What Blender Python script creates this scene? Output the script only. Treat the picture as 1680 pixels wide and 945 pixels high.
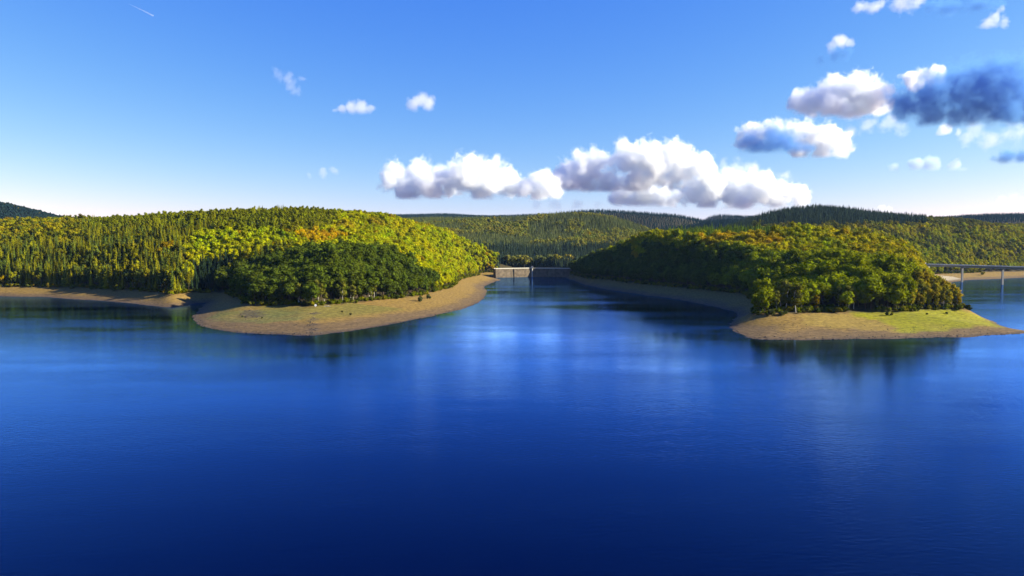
import bpy, bmesh, math, random
import numpy as np
from mathutils import Vector, Matrix, noise as mnoise

R = math.radians
# ------------------------------------------------------------------ clean
for o in list(bpy.data.objects):
    bpy.data.objects.remove(o)
scene = bpy.context.scene
COL = scene.collection

# ------------------------------------------------------------------ camera
F = 1135.0            # focal length in pixels of a 1680 px wide frame
HC = 55.0             # drone height above the water
PITCH = math.atan(62.5 / F)
cam_d = bpy.data.cameras.new("camera")
cam = bpy.data.objects.new("camera", cam_d)
COL.objects.link(cam)
cam.location = (0, 0, HC)
cam.rotation_euler = (math.pi / 2 - PITCH, 0, 0)
cam_d.sensor_width = 36.0
cam_d.lens = 36.0 * F / 1680.0
cam_d.clip_start = 1.0
cam_d.clip_end = 60000
scene.camera = cam

# ------------------------------------------------------------------ light
SUN_AZ = R(94)        # clockwise from the viewing direction (+Y) towards +X
SUN_EL = R(25)
sun_dir = Vector((math.sin(SUN_AZ) * math.cos(SUN_EL), math.cos(SUN_AZ) * math.cos(SUN_EL), math.sin(SUN_EL)))
sd = bpy.data.lights.new("sun", 'SUN')
sd.energy = 5.0
sd.angle = R(0.5)
sd.color = (1.0, 0.92, 0.70)
sun = bpy.data.objects.new("sun", sd)
COL.objects.link(sun)
sun.rotation_euler = sun_dir.to_track_quat('Z', 'Y').to_euler()

world = bpy.data.worlds.new("World")
scene.world = world
world.use_nodes = True
wn, wl = world.node_tree.nodes, world.node_tree.links
wn.clear()
sky = wn.new('ShaderNodeTexSky')
sky.sky_type = 'NISHITA'
sky.sun_disc = False
sky.sun_elevation = SUN_EL
sky.sun_rotation = SUN_AZ
sky.altitude = 300
sky.air_density = 1.0
sky.dust_density = 0.25
sky.ozone_density = 4.0
SKY_GAIN, SKY_POW = (0.239, 0.410, 2.031), (1.74, 1.15, 0.28)
sep, com = wn.new('ShaderNodeSeparateColor'), wn.new('ShaderNodeCombineColor')
wl.new(sky.outputs[0], sep.inputs[0])
for k in range(3):
    pw = wn.new('ShaderNodeMath'); pw.operation = 'POWER'; pw.inputs[1].default_value = SKY_POW[k]
    ml = wn.new('ShaderNodeMath'); ml.operation = 'MULTIPLY'; ml.inputs[1].default_value = SKY_GAIN[k]
    wl.new(sep.outputs[k], pw.inputs[0]); wl.new(pw.outputs[0], ml.inputs[0]); wl.new(ml.outputs[0], com.inputs[k])
bg = wn.new('ShaderNodeBackground')
bg.inputs['Strength'].default_value = 0.10
wo = wn.new('ShaderNodeOutputWorld')
wl.new(com.outputs[0], bg.inputs['Color'])
wl.new(bg.outputs[0], wo.inputs['Surface'])

scene.view_settings.view_transform = 'Standard'
scene.view_settings.look = 'None'
scene.view_settings.gamma = 1.0
scene.view_settings.use_curve_mapping = False
scene.view_settings.exposure = 1.6

scene.render.engine = 'CYCLES'
cy = scene.cycles
cy.max_bounces = 10
cy.diffuse_bounces = 2
cy.glossy_bounces = 2
cy.transmission_bounces = 2
cy.transparent_max_bounces = 8
cy.volume_bounces = 8
cy.use_denoising = True
cy.caustics_reflective = False
cy.caustics_refractive = False

# ------------------------------------------------------------------ helpers
CP, SP = math.cos(PITCH), math.sin(PITCH)


def ray(u, v):
    a, b = (u - 840.0) / F, (472.5 - v) / F
    return np.array([a, CP + b * SP, -SP + b * CP])


def gp(u, v, z=0.0):
    """ground point seen at photo position (u, v), on the level z"""
    d = ray(u, v)
    t = (z - HC) / d[2]
    return (d[0] * t, d[1] * t)


def at(u, v, Y):
    d = ray(u, v)
    t = Y / d[1]
    return (d[0] * t, Y, HC + d[2] * t)


def proj(x, y, z):
    x, y, z = np.asarray(x, float), np.asarray(y, float), np.asarray(z, float) - HC
    dep = y * CP - z * SP
    up = y * SP + z * CP
    return 840 + F * x / dep, 472.5 - F * up / dep


def _hash(ix, iy, seed):
    h = (ix * 374761393 + iy * 668265263 + seed * 974711) & 0xFFFFFFFF
    h = ((h ^ (h >> 13)) * 1274126177) & 0xFFFFFFFF
    return ((h ^ (h >> 16)) & 0xFFFF) / 65535.0


def vnoise(x, y, scale, seed=0, octaves=3):
    x, y = np.asarray(x, float) / scale, np.asarray(y, float) / scale
    out, amp, tot = 0.0, 1.0, 0.0
    for k in range(octaves):
        ix, iy = np.floor(x).astype(np.int64), np.floor(y).astype(np.int64)
        fx, fy = x - ix, y - iy
        fx, fy = fx * fx * (3 - 2 * fx), fy * fy * (3 - 2 * fy)
        s = seed + k * 17
        v = (_hash(ix, iy, s) * (1 - fx) + _hash(ix + 1, iy, s) * fx) * (1 - fy) + \
            (_hash(ix, iy + 1, s) * (1 - fx) + _hash(ix + 1, iy + 1, s) * fx) * fy
        out = out + amp * v
        tot += amp
        amp *= 0.5
        x, y = x * 2.03 + 11.3, y * 2.03 + 7.7
    return out / tot      # 0..1


def smooth(t):
    t = np.clip(t, 0, 1)
    return t * t * (3 - 2 * t)


def inside(px, py, poly):
    px, py = np.asarray(px, float), np.asarray(py, float)
    c = np.zeros(px.shape, bool)
    n = len(poly)
    for i in range(n):
        x1, y1 = poly[i]
        x2, y2 = poly[(i + 1) % n]
        if y1 == y2:
            continue
        k = ((y1 > py) != (y2 > py)) & (px < (x2 - x1) * (py - y1) / (y2 - y1) + x1)
        c ^= k
    return c


def tag(o, label=None, cat=None, group=None, kind=None):
    if label: o['label'] = label
    if cat: o['category'] = cat
    if group: o['group'] = group
    if kind: o['kind'] = kind
    return o


def mesh_obj(name, verts, faces, mats, parent=None, midx=None, smooth_shade=False, link=True):
    me = bpy.data.meshes.new(name)
    me.from_pydata([tuple(v) for v in verts], [], [tuple(f) for f in faces])
    for m in (mats if isinstance(mats, (list, tuple)) else [mats]):
        me.materials.append(m)
    if midx is not None:
        me.polygons.foreach_set('material_index', np.asarray(midx, np.int32))
    if smooth_shade:
        me.polygons.foreach_set('use_smooth', np.ones(len(me.polygons), bool))
    me.update()
    o = bpy.data.objects.new(name, me)
    if link:
        COL.objects.link(o)
    if parent:
        o.parent = parent
    return o


def empty(name, loc=(0, 0, 0), rz=0.0):
    o = bpy.data.objects.new(name, None)
    o.empty_display_size = 0.5
    COL.objects.link(o)
    o.location = loc
    o.rotation_euler = (0, 0, rz)
    return o


class MB:
    """collects primitives into one mesh"""
    def __init__(self):
        self.v, self.f = [], []

    def add(self, v, f):
        n = len(self.v)
        self.v += [tuple(p) for p in v]
        self.f += [tuple(i + n for i in q) for q in f]
        return self

    def box(self, c, s, M=None):
        x, y, z = s[0] / 2, s[1] / 2, s[2] / 2
        v = [Vector((sx * x + c[0], sy * y + c[1], sz * z + c[2])) for sz in (-1, 1) for sx, sy in ((-1, -1), (1, -1), (1, 1), (-1, 1))]
        if M is not None:
            v = [M @ p for p in v]
        return self.add(v, [(3, 2, 1, 0), (4, 5, 6, 7), (0, 1, 5, 4), (1, 2, 6, 5), (2, 3, 7, 6), (3, 0, 4, 7)])

    def tube(self, a, b, r0, r1, n=6):
        a, b = Vector(a), Vector(b)
        d = (b - a).normalized()
        s = d.cross(Vector((0, 0, 1))) if abs(d.z) < 0.95 else d.cross(Vector((1, 0, 0)))
        s.normalize()
        t = d.cross(s)
        v = []
        for p, r in ((a, r0), (b, r1)):
            for k in range(n):
                w = 2 * math.pi * k / n
                v.append(p + s * (r * math.cos(w)) + t * (r * math.sin(w)))
        f = [(k, (k + 1) % n, n + (k + 1) % n, n + k) for k in range(n)]
        f += [tuple(range(n))[::-1], tuple(range(n, 2 * n))]
        return self.add(v, f)

    def build(self, name, mat, parent=None, smooth_shade=False):
        return mesh_obj(name, self.v, self.f, mat, parent, smooth_shade=smooth_shade)


def new_mat(name):
    m = bpy.data.materials.new(name)
    m.use_nodes = True
    m.node_tree.nodes.clear()
    return m, m.node_tree.nodes, m.node_tree.links


def solid(name, col, rough=0.8, vary=0.15, scale=2.0):
    m, n, l = new_mat(name)
    tc = n.new('ShaderNodeTexCoord')
    nz = n.new('ShaderNodeTexNoise'); nz.inputs['Scale'].default_value = scale; nz.inputs['Detail'].default_value = 5
    mp = n.new('ShaderNodeMapRange')
    mp.inputs['From Min'].default_value = 0.3; mp.inputs['From Max'].default_value = 0.7
    mp.inputs['To Min'].default_value = 1 - vary; mp.inputs['To Max'].default_value = 1 + vary
    mx = n.new('ShaderNodeVectorMath'); mx.operation = 'SCALE'
    mx.inputs[0].default_value = col
    b = n.new('ShaderNodeBsdfPrincipled'); b.inputs['Roughness'].default_value = rough
    b.inputs['Specular IOR Level'].default_value = 0.25
    out = n.new('ShaderNodeOutputMaterial')
    l.new(tc.outputs['Object'], nz.inputs['Vector'])
    l.new(nz.outputs['Fac'], mp.inputs['Value'])
    l.new(mp.outputs[0], mx.inputs['Scale'])
    l.new(mx.outputs[0], b.inputs['Base Color'])
    l.new(b.outputs[0], out.inputs['Surface'])
    return m


# ------------------------------------------------------------------ land shape
shore_px_a = [(0, 486), (80, 487.5), (106, 490), (165, 493), (222, 498), (250, 502), (278, 504.5), (300, 502), (318, 498), (336, 496),
              (331, 504), (322, 515), (317, 524), (324, 532), (344, 540), (385, 545.5), (427, 548), (470, 549.5), (512, 550), (552, 546.5),
              (591, 541), (630, 534), (670, 527), (720, 516), (760, 506), (781, 499), (792, 491), (798, 480), (797, 475), (793, 470), (806, 464), (822, 459)]
shore_px_b = [(929, 456.2), (944, 460.5), (963, 468), (995, 474.5), (1027, 479.5), (1060, 484.5), (1098, 489), (1138, 496), (1172, 503), (1204, 511), (1210, 520), (1196, 531),
              (1204, 540), (1225, 554), (1240, 557), (1299, 558.5), (1370, 557.5), (1448, 556), (1510, 555), (1567, 553.5), (1630, 550.5), (1680, 547.7)]
DAM_L, DAM_T, DAM_R = (-33.0, 1370.0), (41.0, 1412.0), (152.0, 1372.0)
poly = [(-7000, 1000), (-1500, 830), (-900, 830)] + [gp(u, v) for u, v in shore_px_a]
poly += [(-38, 1370), (41, 1416), (112, 1392)]
poly += [gp(u, v) for u, v in shore_px_b]
poly += [(347, 459), (352, 480), gp(1640, 533), gp(1600, 519), gp(1578, 508), (455, 720), (560, 880), (690, 1080), (745, 1172), gp(1590, 459.5), gp(1640, 457.5), gp(1680, 455.5),
         (1180, 1440), (1500, 1500), (7000, 1600), (7000, 9000), (-7000, 9000)]
poly_c = [(803, 872), (770, 770), (900, 560), (1600, 480), (7000, 500), (7000, 1050), (1500, 1120), (1000, 1000), (840, 905)]
poly_d = [(-7000, -900), (-800, -820), (300, -980), (7000, -900), (7000, -4000), (-7000, -4000)]
POLYS = [poly, poly_c, poly_d]
ZT = 9.5              # height of the tree line above the drawn-down water


def shore_dist(x, y):
    x, y = np.asarray(x, float), np.asarray(y, float)
    best = np.full(x.shape, 1e9)
    ins = np.zeros(x.shape, bool)
    for pl in POLYS:
        n = len(pl)
        for i in range(n):
            ax, ay = pl[i]
            bx, by = pl[(i + 1) % n]
            dx, dy = bx - ax, by - ay
            t = np.clip(((x - ax) * dx + (y - ay) * dy) / (dx * dx + dy * dy), 0, 1)
            best = np.minimum(best, np.hypot(x - ax - t * dx, y - ay - t * dy))
        ins |= inside(x, y, pl)
    d = np.where(ins, best, -best)
    near = np.clip(1 - np.abs(d) / 60, 0, 1)
    return d + near * ((vnoise(x, y, 22, 5) - .5) * 8 + (vnoise(x, y, 7, 9) - .5) * 4)


# width of the bare shore below the tree line
W_PTS = []
for u, v, w in [(0, 486, 42), (120, 491, 40), (222, 498, 38), (278, 504, 30), (325, 497, 24), (318, 520, 36), (344, 540, 100), (430, 548, 122), (512, 550, 124), (600, 540, 112), (670, 527, 88),
                (720, 516, 66), (770, 503, 52), (798, 478, 42), (800, 466, 40), (822, 459, 40), (932, 457, 8), (950, 462, 10), (1000, 475, 30), (1060, 484, 42), (1138, 496, 48), (1200, 510, 28), (1196, 531, 15), (1228, 555, 42),
                (1299, 558, 104), (1400, 557, 108), (1500, 555, 106), (1567, 553, 104)]:
    x, y = gp(u, v)
    W_PTS.append((x, y, w))
W_PTS += [(340, 480, 60), (372, 545, 14), (400, 610, 12), (500, 790, 20), (690, 1080, 40), (745, 1172, 60), (870, 1270, 62), (1026, 1387, 62), (-1500, 830, 42), (1500, 1500, 50), (0, -900, 30)]
W_PTS = np.array(W_PTS)


def shore_width(x, y):
    x, y = np.asarray(x, float), np.asarray(y, float)
    num = np.zeros(x.shape); den = np.zeros(x.shape)
    for px, py, w in W_PTS:
        k = 1.0 / (((x - px) ** 2 + (y - py) ** 2) + 30.0) ** 1.8
        num += k * w; den += k
    return num / den


CT = []


def ct(u, v, Y, th):
    x, y, z = at(u, v, Y)
    CT.append((x, y, z - th))


for a in [  # photo x, y of the canopy top, distance, tree height
    # left hill crest and slopes
    (-160, 364, 1150, 20), (0, 363, 1120, 20), (100, 360, 1100, 20), (200, 354, 1080, 20), (300, 345, 1070, 20), (400, 341, 1060, 20), (480, 338, 1060, 20), (560, 346, 1080, 20),
    (620, 355, 1100, 18), (660, 361, 1120, 17), (700, 370, 1200, 17), (740, 378, 1360, 17), (780, 396, 1460, 17), (812, 416, 1490, 17), (828, 432, 1490, 16),
    (0, 400, 950, 24), (100, 398, 930, 24), (200, 398, 900, 24), (300, 398, 860, 22), (-200, 400, 980, 24),
    (360, 425, 800, 20), (400, 395, 860, 18), (480, 390, 860, 18), (560, 392, 880, 18), (640, 395, 890, 18), (690, 408, 1000, 17), (740, 420, 1100, 17),
    # left headland knoll
    (450, 416, 730, 20), (550, 405, 730, 20), (640, 407, 780, 20), (695, 420, 860, 20),
    # right headland and its hill
    (940, 424, 1460, 17), (1000, 408, 1270, 17), (1050, 398, 1160, 17), (1100, 374, 1050, 16), (1150, 374, 960, 16), (1200, 374, 930, 15), (1270, 374, 880, 16), (1350, 378, 860, 17),
    (1420, 387, 850, 17), (1470, 391, 840, 17), (1492, 408, 820, 17), (1518, 432, 760, 17), (1558, 465, 660, 15), (1200, 412, 790, 18), (1250, 418, 710, 19), (1330, 418, 690, 20), (1420, 420, 640, 20), (1490, 438, 630, 19),
    # hill across the right bay
    (1185, 376, 1950, 18), (1240, 354, 1900, 18), (1100, 398, 2000, 17), (1130, 392, 2250, 17), (1120, 384, 2550, 17), (1290, 343, 1920, 18), (1340, 338, 1920, 18), (1400, 344, 1900, 18), (1480, 353, 1830, 18), (1560, 356, 1750, 18), (1610, 363, 1700, 18), (1680, 384, 1600, 18), (1800, 395, 1650, 18),
    (1600, 405, 1480, 18), (1520, 405, 1450, 18), (1680, 420, 1450, 17), (1450, 380, 1500, 18), (1560, 432, 1330, 15), (1500, 432, 1330, 15),
    # hills beyond the dam
    (690, 359, 2900, 17), (760, 362, 2600, 17), (820, 360, 2450, 17), (880, 353, 2350, 17), (940, 347, 2300, 17), (1000, 353, 2200, 17), (1040, 368, 2080, 17), (1065, 388, 1950, 17),
    (800, 400, 1800, 17), (870, 405, 1780, 17), (930, 400, 1800, 17), (1000, 395, 1780, 17), (850, 380, 2050, 17), (950, 375, 2050, 17),
    (950, 344, 3200, 17), (1000, 343, 3200, 17), (1050, 347, 3150, 17), (1090, 350, 3100, 17), (1118, 353, 3050, 17), (1135, 365, 3000, 17), (1170, 360, 2600, 17),
    (800, 357, 4300, 16), (850, 352, 4300, 16), (900, 350, 4200, 16), (600, 352, 5200, 16), (690, 351, 5200, 16), (740, 350, 5200, 16), (780, 354, 5200, 16), (640, 356, 3400, 16),
    (1165, 353, 4200, 16), (1200, 352, 4200, 16), (1240, 354, 4200, 16), (1600, 351, 3200, 16), (1650, 350, 3200, 16), (1720, 350, 3200, 16), (1550, 358, 2900, 16),
    (-40, 323, 2500, 18), (0, 330, 2500, 18), (30, 334, 2500, 18), (60, 342, 2500, 18), (100, 353, 2500, 18), (150, 366, 2500, 18),
]:
    ct(*a)
CT += [(-40, 1480, 19), (20, 1480, 20), (70, 1490, 20), (120, 1490, 20), (0, 1650, 12), (90, 1650, 12), (-150, 1550, 18), (200, 1560, 24),
       (0, 2700, 60), (300, 2700, 60), (-400, 1800, 60), (-900, 1700, 70), (-1300, 1900, 60), (-300, 1400, 45), (420, 1500, 40), (650, 1420, 45), (330, 1250, 45), (560, 1150, 42),
       (500, 950, 40), (-2500, 1800, 120), (-2500, 1000, 60), (-5000, 3000, 150), (-3000, 5000, 170), (0, 6500, 150), (3000, 6500, 150), (5000, 3000, 150), (3000, 1900, 120), (2600, 3500, 160),
       (-1500, 900, 40), (-1100, 1000, 60), (-1200, 3500, 120), (-2000, 2600, 150), (1300, 1700, 80), (1700, 1900, 110), (1800, 750, 25), (4000, 750, 40), (0, -1500, 50), (-4000, -1500, 50), (4000, -1500, 50),
       (-7000, 8000, 120), (7000, 8000, 120), (7000, 2000, 120), (-7000, 1500, 120), (1000, 4200, 90), (-300, 3900, 80), (1500, 3000, 90), (1900, 2500, 110)]
CT = np.array(CT)
_S = 80.0
_n = len(CT)
_A = np.zeros((_n + 1, _n + 1))
_dd = np.sqrt((CT[:, None, 0] - CT[None, :, 0]) ** 2 + (CT[:, None, 1] - CT[None, :, 1]) ** 2 + _S * _S)
_A[:_n, :_n] = _dd + np.eye(_n) * -4.0
_A[:_n, _n] = 1; _A[_n, :_n] = 1
_W = np.linalg.solve(_A, np.append(CT[:, 2], 0.0))


def hills(x, y):
    z = np.full(np.shape(x), _W[_n])
    for i in range(_n):
        z = z + _W[i] * np.sqrt((x - CT[i, 0]) ** 2 + (y - CT[i, 1]) ** 2 + _S * _S)
    return z


def ground_z(x, y, d=None, w=None):
    x, y = np.asarray(x, float), np.asarray(y, float)
    if d is None: d = shore_dist(x, y)
    if w is None: w = shore_width(x, y)
    t = np.clip(d / w, 0, 1)
    beach = ZT * (0.75 * t + 0.25 * t * t) + (vnoise(x, y, 14, 21) - .5) * 0.9 * np.clip(t * 3, 0, 1)
    inl = np.maximum(d - w, 0)
    low = ZT + 0.06 * np.minimum(inl, 150)
    top = np.maximum(hills(x, y), low)
    bl = np.where((x > .5 * y) & (y > 560) & (y < 1120) & (x < 760), 28, 60)
    land = np.where(inl > 0, ZT * 0 + beach + (top - ZT) * smooth(inl / bl) + (low - ZT) * (1 - smooth(inl / bl)), beach)
    wat = -np.minimum(-d * 0.12 + 0.05, 14)
    return np.where(d > 0, land + 0.05, wat)


def axis(lo, a, b, hi, fine, grow=1.09):
    m = list(np.arange(a, b + fine, fine))
    s = fine; p = m[-1]; r = []
    while p < hi:
        s = min(s * grow, 120); p += s; r.append(p)
    s = fine; p = m[0]; l = []
    while p > lo:
        s = min(s * grow, 120); p -= s; l.append(p)
    return np.array(l[::-1] + m + r)


XA = axis(-5200, -620, 900, 5200, 6.0)
YA = axis(-1600, 420, 1480, 6400, 6.0)
GX, GY = np.meshgrid(XA, YA)
GD, GW = shore_dist(GX, GY), shore_width(GX, GY)
GZ = ground_z(GX, GY, GD, GW)
nx, ny = len(XA), len(YA)
gv = np.stack([GX.ravel(), GY.ravel(), GZ.ravel()], 1)
ii = np.arange(nx * ny).reshape(ny, nx)
gf = np.stack([ii[:-1, :-1].ravel(), ii[:-1, 1:].ravel(), ii[1:, 1:].ravel(), ii[1:, :-1].ravel()], 1)
gm = bpy.data.meshes.new("ground")
gm.vertices.add(len(gv)); gm.vertices.foreach_set('co', gv.ravel())
gm.loops.add(gf.size); gm.loops.foreach_set('vertex_index', gf.ravel().astype(np.int32))
gm.polygons.add(len(gf)); gm.polygons.foreach_set('loop_start', np.arange(0, gf.size, 4, dtype=np.int32))
gm.polygons.foreach_set('use_smooth', np.ones(len(gf), bool))
gm.update(); gm.validate()

# ground cover: bare shore, dry silt bands, grass flats, leaf litter
PU, PV = proj(GX, np.maximum(GY, 5), GZ)


def mixc(c, col, k):
    return c * (1 - k[..., None]) + np.array(col) * k[..., None]


t = np.clip(GD / GW, -0.3, 3)
n1, n2 = vnoise(GX, GY, 18, 31, 4), vnoise(GX, GY, 45, 41, 3)
c = np.zeros(GX.shape + (3,)) + np.array([0.165, 0.106, 0.028])
c = mixc(c, (0.095, 0.064, 0.036), smooth((0.42 - t + (n1 - .5) * .25) / .18) * 0.8)            # stony lower band
c = mixc(c, (0.07, 0.05, 0.035), smooth((0.075 - t + (n1 - .5) * .05) / .04))                                   # wet edge
c = mixc(c, (0.085, 0.095, 0.018), smooth((n2 - .47) / .12) * smooth((t - .35) / .2) * (GY < 600) * .55)   # thin green growth
# lush grass flat on the right headland
gr = inside(PU + (n1 - .5) * 14, PV + (n2 - .5) * 8, [(1385, 511), (1440, 526), (1480, 543), (1540, 543), (1610, 536), (1650, 540), (1600, 515), (1570, 500), (1420, 500)]) & (GX > 200) & (GY < 700)
c = mixc(c, (0.17, 0.17, 0.003), smooth(gr * 1.0) * (0.6 + .4 * n1))
gr = inside(PU + (n1 - .5) * 16, PV + (n2 - .5) * 8, [(1300, 515), (1390, 510), (1440, 528), (1470, 543), (1330, 535)]) & (GX > 150) & (GY < 700)
c = mixc(c, (0.19, 0.135, 0.03), smooth(gr * 1.0) * .8)
gr = inside(PU + (n1 - .5) * 20, PV + (n2 - .5) * 6, [(350, 512), (420, 508), (500, 512), (500, 524), (430, 528), (350, 526)]) & (GX < 0) & (GY < 700)
c = mixc(c, (0.10, 0.105, 0.030), smooth(gr * 1.0) * (.25 + .7 * n1))
# dark stones washed out along the dry stream
cr = np.abs(PU - (514 - (PV - 520) * .12) + (n1 - .5) * 16) < 4 + (PV - 500) * .08
c = mixc(c, (0.055, 0.042, 0.034), (cr & (PV > 512) & (PV < 552) & (GX < 0) & (GY < 640)).astype(float) * smooth((n1 - .35) / .2) * .85)
dk = ((PU - 412) / 20) ** 2 + ((PV - 514) / 8) ** 2 + (n1 - .5) * 1.8 < 0.8
c = mixc(c, (0.06, 0.05, 0.036), (dk & (GX < 0) & (GY < 700)).astype(float) * .7)
# concrete apron under the far end of the bridge
ap = (GX > 735) & (GX < 830) & (GY > 1170) & (GY < 1300)
c = mixc(c, (0.34, 0.29, 0.21), ap * .7 * smooth((t - .1) / .2))
# leaf litter under the trees
c = mixc(c, (0.045, 0.036, 0.016), smooth((t - 0.97 + (n1 - .5) * .12) / .07))
c = mixc(c, (0.14, 0.075, 0.03), smooth(1 - np.abs(t - 0.97) / .05) * smooth((n1 - .45) / .2) * .6)
ca = gm.color_attributes.new("cover", 'FLOAT_COLOR', 'POINT')
cc = np.ones((nx * ny, 4)); cc[:, :3] = c.reshape(-1, 3)
ca.data.foreach_set('color', cc.ravel())

m, n, l = new_mat("ground_cover")
at_ = n.new('ShaderNodeAttribute'); at_.attribute_name = "cover"
geo = n.new('ShaderNodeNewGeometry')
sc_ = n.new('ShaderNodeVectorMath'); sc_.operation = 'MULTIPLY'; sc_.inputs[1].default_value = (1, 1, 5)
nz = n.new('ShaderNodeTexNoise'); nz.inputs['Scale'].default_value = 0.35; nz.inputs['Detail'].default_value = 8; nz.inputs['Roughness'].default_value = .65
mp = n.new('ShaderNodeMapRange'); mp.inputs['From Min'].default_value = .3; mp.inputs['From Max'].default_value = .7; mp.inputs['To Min'].default_value = .5; mp.inputs['To Max'].default_value = 1.5
# faint terraces left by the falling water
sx = n.new('ShaderNodeSeparateXYZ')
wv = n.new('ShaderNodeMath'); wv.operation = 'MULTIPLY_ADD'; wv.inputs[1].default_value = 8.0
ms = n.new('ShaderNodeMath'); ms.operation = 'SINE'
mm = n.new('ShaderNodeMath'); mm.operation = 'MULTIPLY_ADD'; mm.inputs[1].default_value = .10; mm.inputs[2].default_value = 1.0
nz2 = n.new('ShaderNodeTexNoise'); nz2.inputs['Scale'].default_value = .03; nz2.inputs['Detail'].default_value = 3
n2m = n.new('ShaderNodeMath'); n2m.operation = 'MULTIPLY'; n2m.inputs[1].default_value = 34
pr = n.new('ShaderNodeMath'); pr.operation = 'MULTIPLY'
vm = n.new('ShaderNodeVectorMath'); vm.operation = 'SCALE'
b = n.new('ShaderNodeBsdfPrincipled'); b.inputs['Roughness'].default_value = .95; b.inputs['Specular IOR Level'].default_value = .1
bp = n.new('ShaderNodeBump'); bp.inputs['Strength'].default_value = .7; bp.inputs['Distance'].default_value = .5
out = n.new('ShaderNodeOutputMaterial')
l.new(geo.outputs['Position'], sc_.inputs[0]); l.new(sc_.outputs[0], nz.inputs['Vector'])
l.new(nz.outputs['Fac'], mp.inputs['Value'])
l.new(geo.outputs['Position'], sx.inputs[0]); l.new(geo.outputs['Position'], nz2.inputs['Vector'])
l.new(nz2.outputs['Fac'], n2m.inputs[0]); l.new(sx.outputs['Z'], wv.inputs[0]); l.new(n2m.outputs[0], wv.inputs[2])
l.new(wv.outputs[0], ms.inputs[0]); l.new(ms.outputs[0], mm.inputs[0])
l.new(mm.outputs[0], pr.inputs[0]); l.new(mp.outputs[0], pr.inputs[1])
l.new(at_.outputs['Color'], vm.inputs[0]); l.new(pr.outputs[0], vm.inputs['Scale'])
l.new(vm.outputs[0], b.inputs['Base Color'])
l.new(nz.outputs['Fac'], bp.inputs['Height']); l.new(bp.outputs[0], b.inputs['Normal'])
l.new(b.outputs[0], out.inputs['Surface'])
gm.materials.append(m)
ground = bpy.data.objects.new("ground", gm)
COL.objects.link(ground)
tag(ground, "hilly ground with the bare tan shore around the reservoir", kind='structure')

# ------------------------------------------------------------------ water
m, n, l = new_mat("lake_water")
geo = n.new('ShaderNodeNewGeometry')
st = n.new('ShaderNodeVectorMath'); st.operation = 'MULTIPLY'; st.inputs[1].default_value = (1, 1, 0)
w1 = n.new('ShaderNodeTexNoise'); w1.inputs['Scale'].default_value = .8; w1.inputs['Detail'].default_value = 5; w1.inputs['Roughness'].default_value = .55
w2 = n.new('ShaderNodeTexNoise'); w2.inputs['Scale'].default_value = .11; w2.inputs['Detail'].default_value = 3
rot = n.new('ShaderNodeMapping'); rot.inputs['Rotation'].default_value = (0, 0, R(-25)); rot.inputs['Scale'].default_value = (.55, 1.25, 1)
# wind pattern: long calm streaks among the rippled water
mpS = n.new('ShaderNodeMapping'); mpS.inputs['Scale'].default_value = (.0045, .013, 1); mpS.inputs['Rotation'].default_value = (0, 0, R(4))
wS = n.new('ShaderNodeTexNoise'); wS.inputs['Scale'].default_value = 1.0; wS.inputs['Detail'].default_value = 5; wS.inputs['Roughness'].default_value = .6
rg = n.new('ShaderNodeMapRange'); rg.inputs['From Min'].default_value = .32; rg.inputs['From Max'].default_value = .62
rg.inputs['To Min'].default_value = .25; rg.inputs['To Max'].default_value = 1.0
ad = n.new('ShaderNodeMath'); ad.operation = 'MULTIPLY_ADD'; ad.inputs[1].default_value = .7
bp = n.new('ShaderNodeBump'); bp.inputs['Distance'].default_value = .088
b = n.new('ShaderNodeMixShader')
body = n.new('ShaderNodeBsdfDiffuse'); body.inputs['Color'].default_value = (0.0, 0.001, 0.011, 1)
gl = n.new('ShaderNodeBsdfGlossy'); gl.inputs['Color'].default_value = (.22, .46, 1, 1)
fr = n.new('ShaderNodeFresnel'); fr.inputs['IOR'].default_value = 1.34
fp = n.new('ShaderNodeMath'); fp.operation = 'POWER'; fp.inputs[1].default_value = 1.6
fm = n.new('ShaderNodeMath'); fm.operation = 'MULTIPLY'; fm.inputs[1].default_value = 3.3; fm.use_clamp = True
l.new(fr.outputs[0], fp.inputs[0]); l.new(fp.outputs[0], fm.inputs[0]); l.new(fm.outputs[0], b.inputs[0]); l.new(body.outputs[0], b.inputs[1]); l.new(gl.outputs[0], b.inputs[2])
l.new(bp.outputs[0], fr.inputs['Normal']); l.new(bp.outputs[0], gl.inputs['Normal'])
rr = n.new('ShaderNodeMath'); rr.operation = 'MULTIPLY'; rr.inputs[1].default_value = .10
out = n.new('ShaderNodeOutputMaterial')
l.new(geo.outputs['Position'], st.inputs[0])
l.new(st.outputs[0], rot.inputs['Vector']); l.new(rot.outputs[0], w1.inputs['Vector']); l.new(rot.outputs[0], w2.inputs['Vector'])
l.new(st.outputs[0], mpS.inputs['Vector']); l.new(mpS.outputs[0], wS.inputs['Vector']); l.new(wS.outputs['Fac'], rg.inputs['Value'])
l.new(w2.outputs['Fac'], ad.inputs[0]); l.new(w1.outputs['Fac'], ad.inputs[2])
l.new(ad.outputs[0], bp.inputs['Height']); l.new(rg.outputs[0], bp.inputs['Strength'])
l.new(rg.outputs[0], rr.inputs[0]); l.new(rr.outputs[0], gl.inputs['Roughness'])
l.new(b.outputs[0], out.inputs['Surface'])
water = mesh_obj("water", [(-5000, -1300, 0), (5000, -1300, 0), (5000, 1610, 0), (-5000, 1610, 0)], [(0, 1, 2, 3)], m)
tag(water, "deep blue rippled reservoir water", kind='structure')

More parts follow.
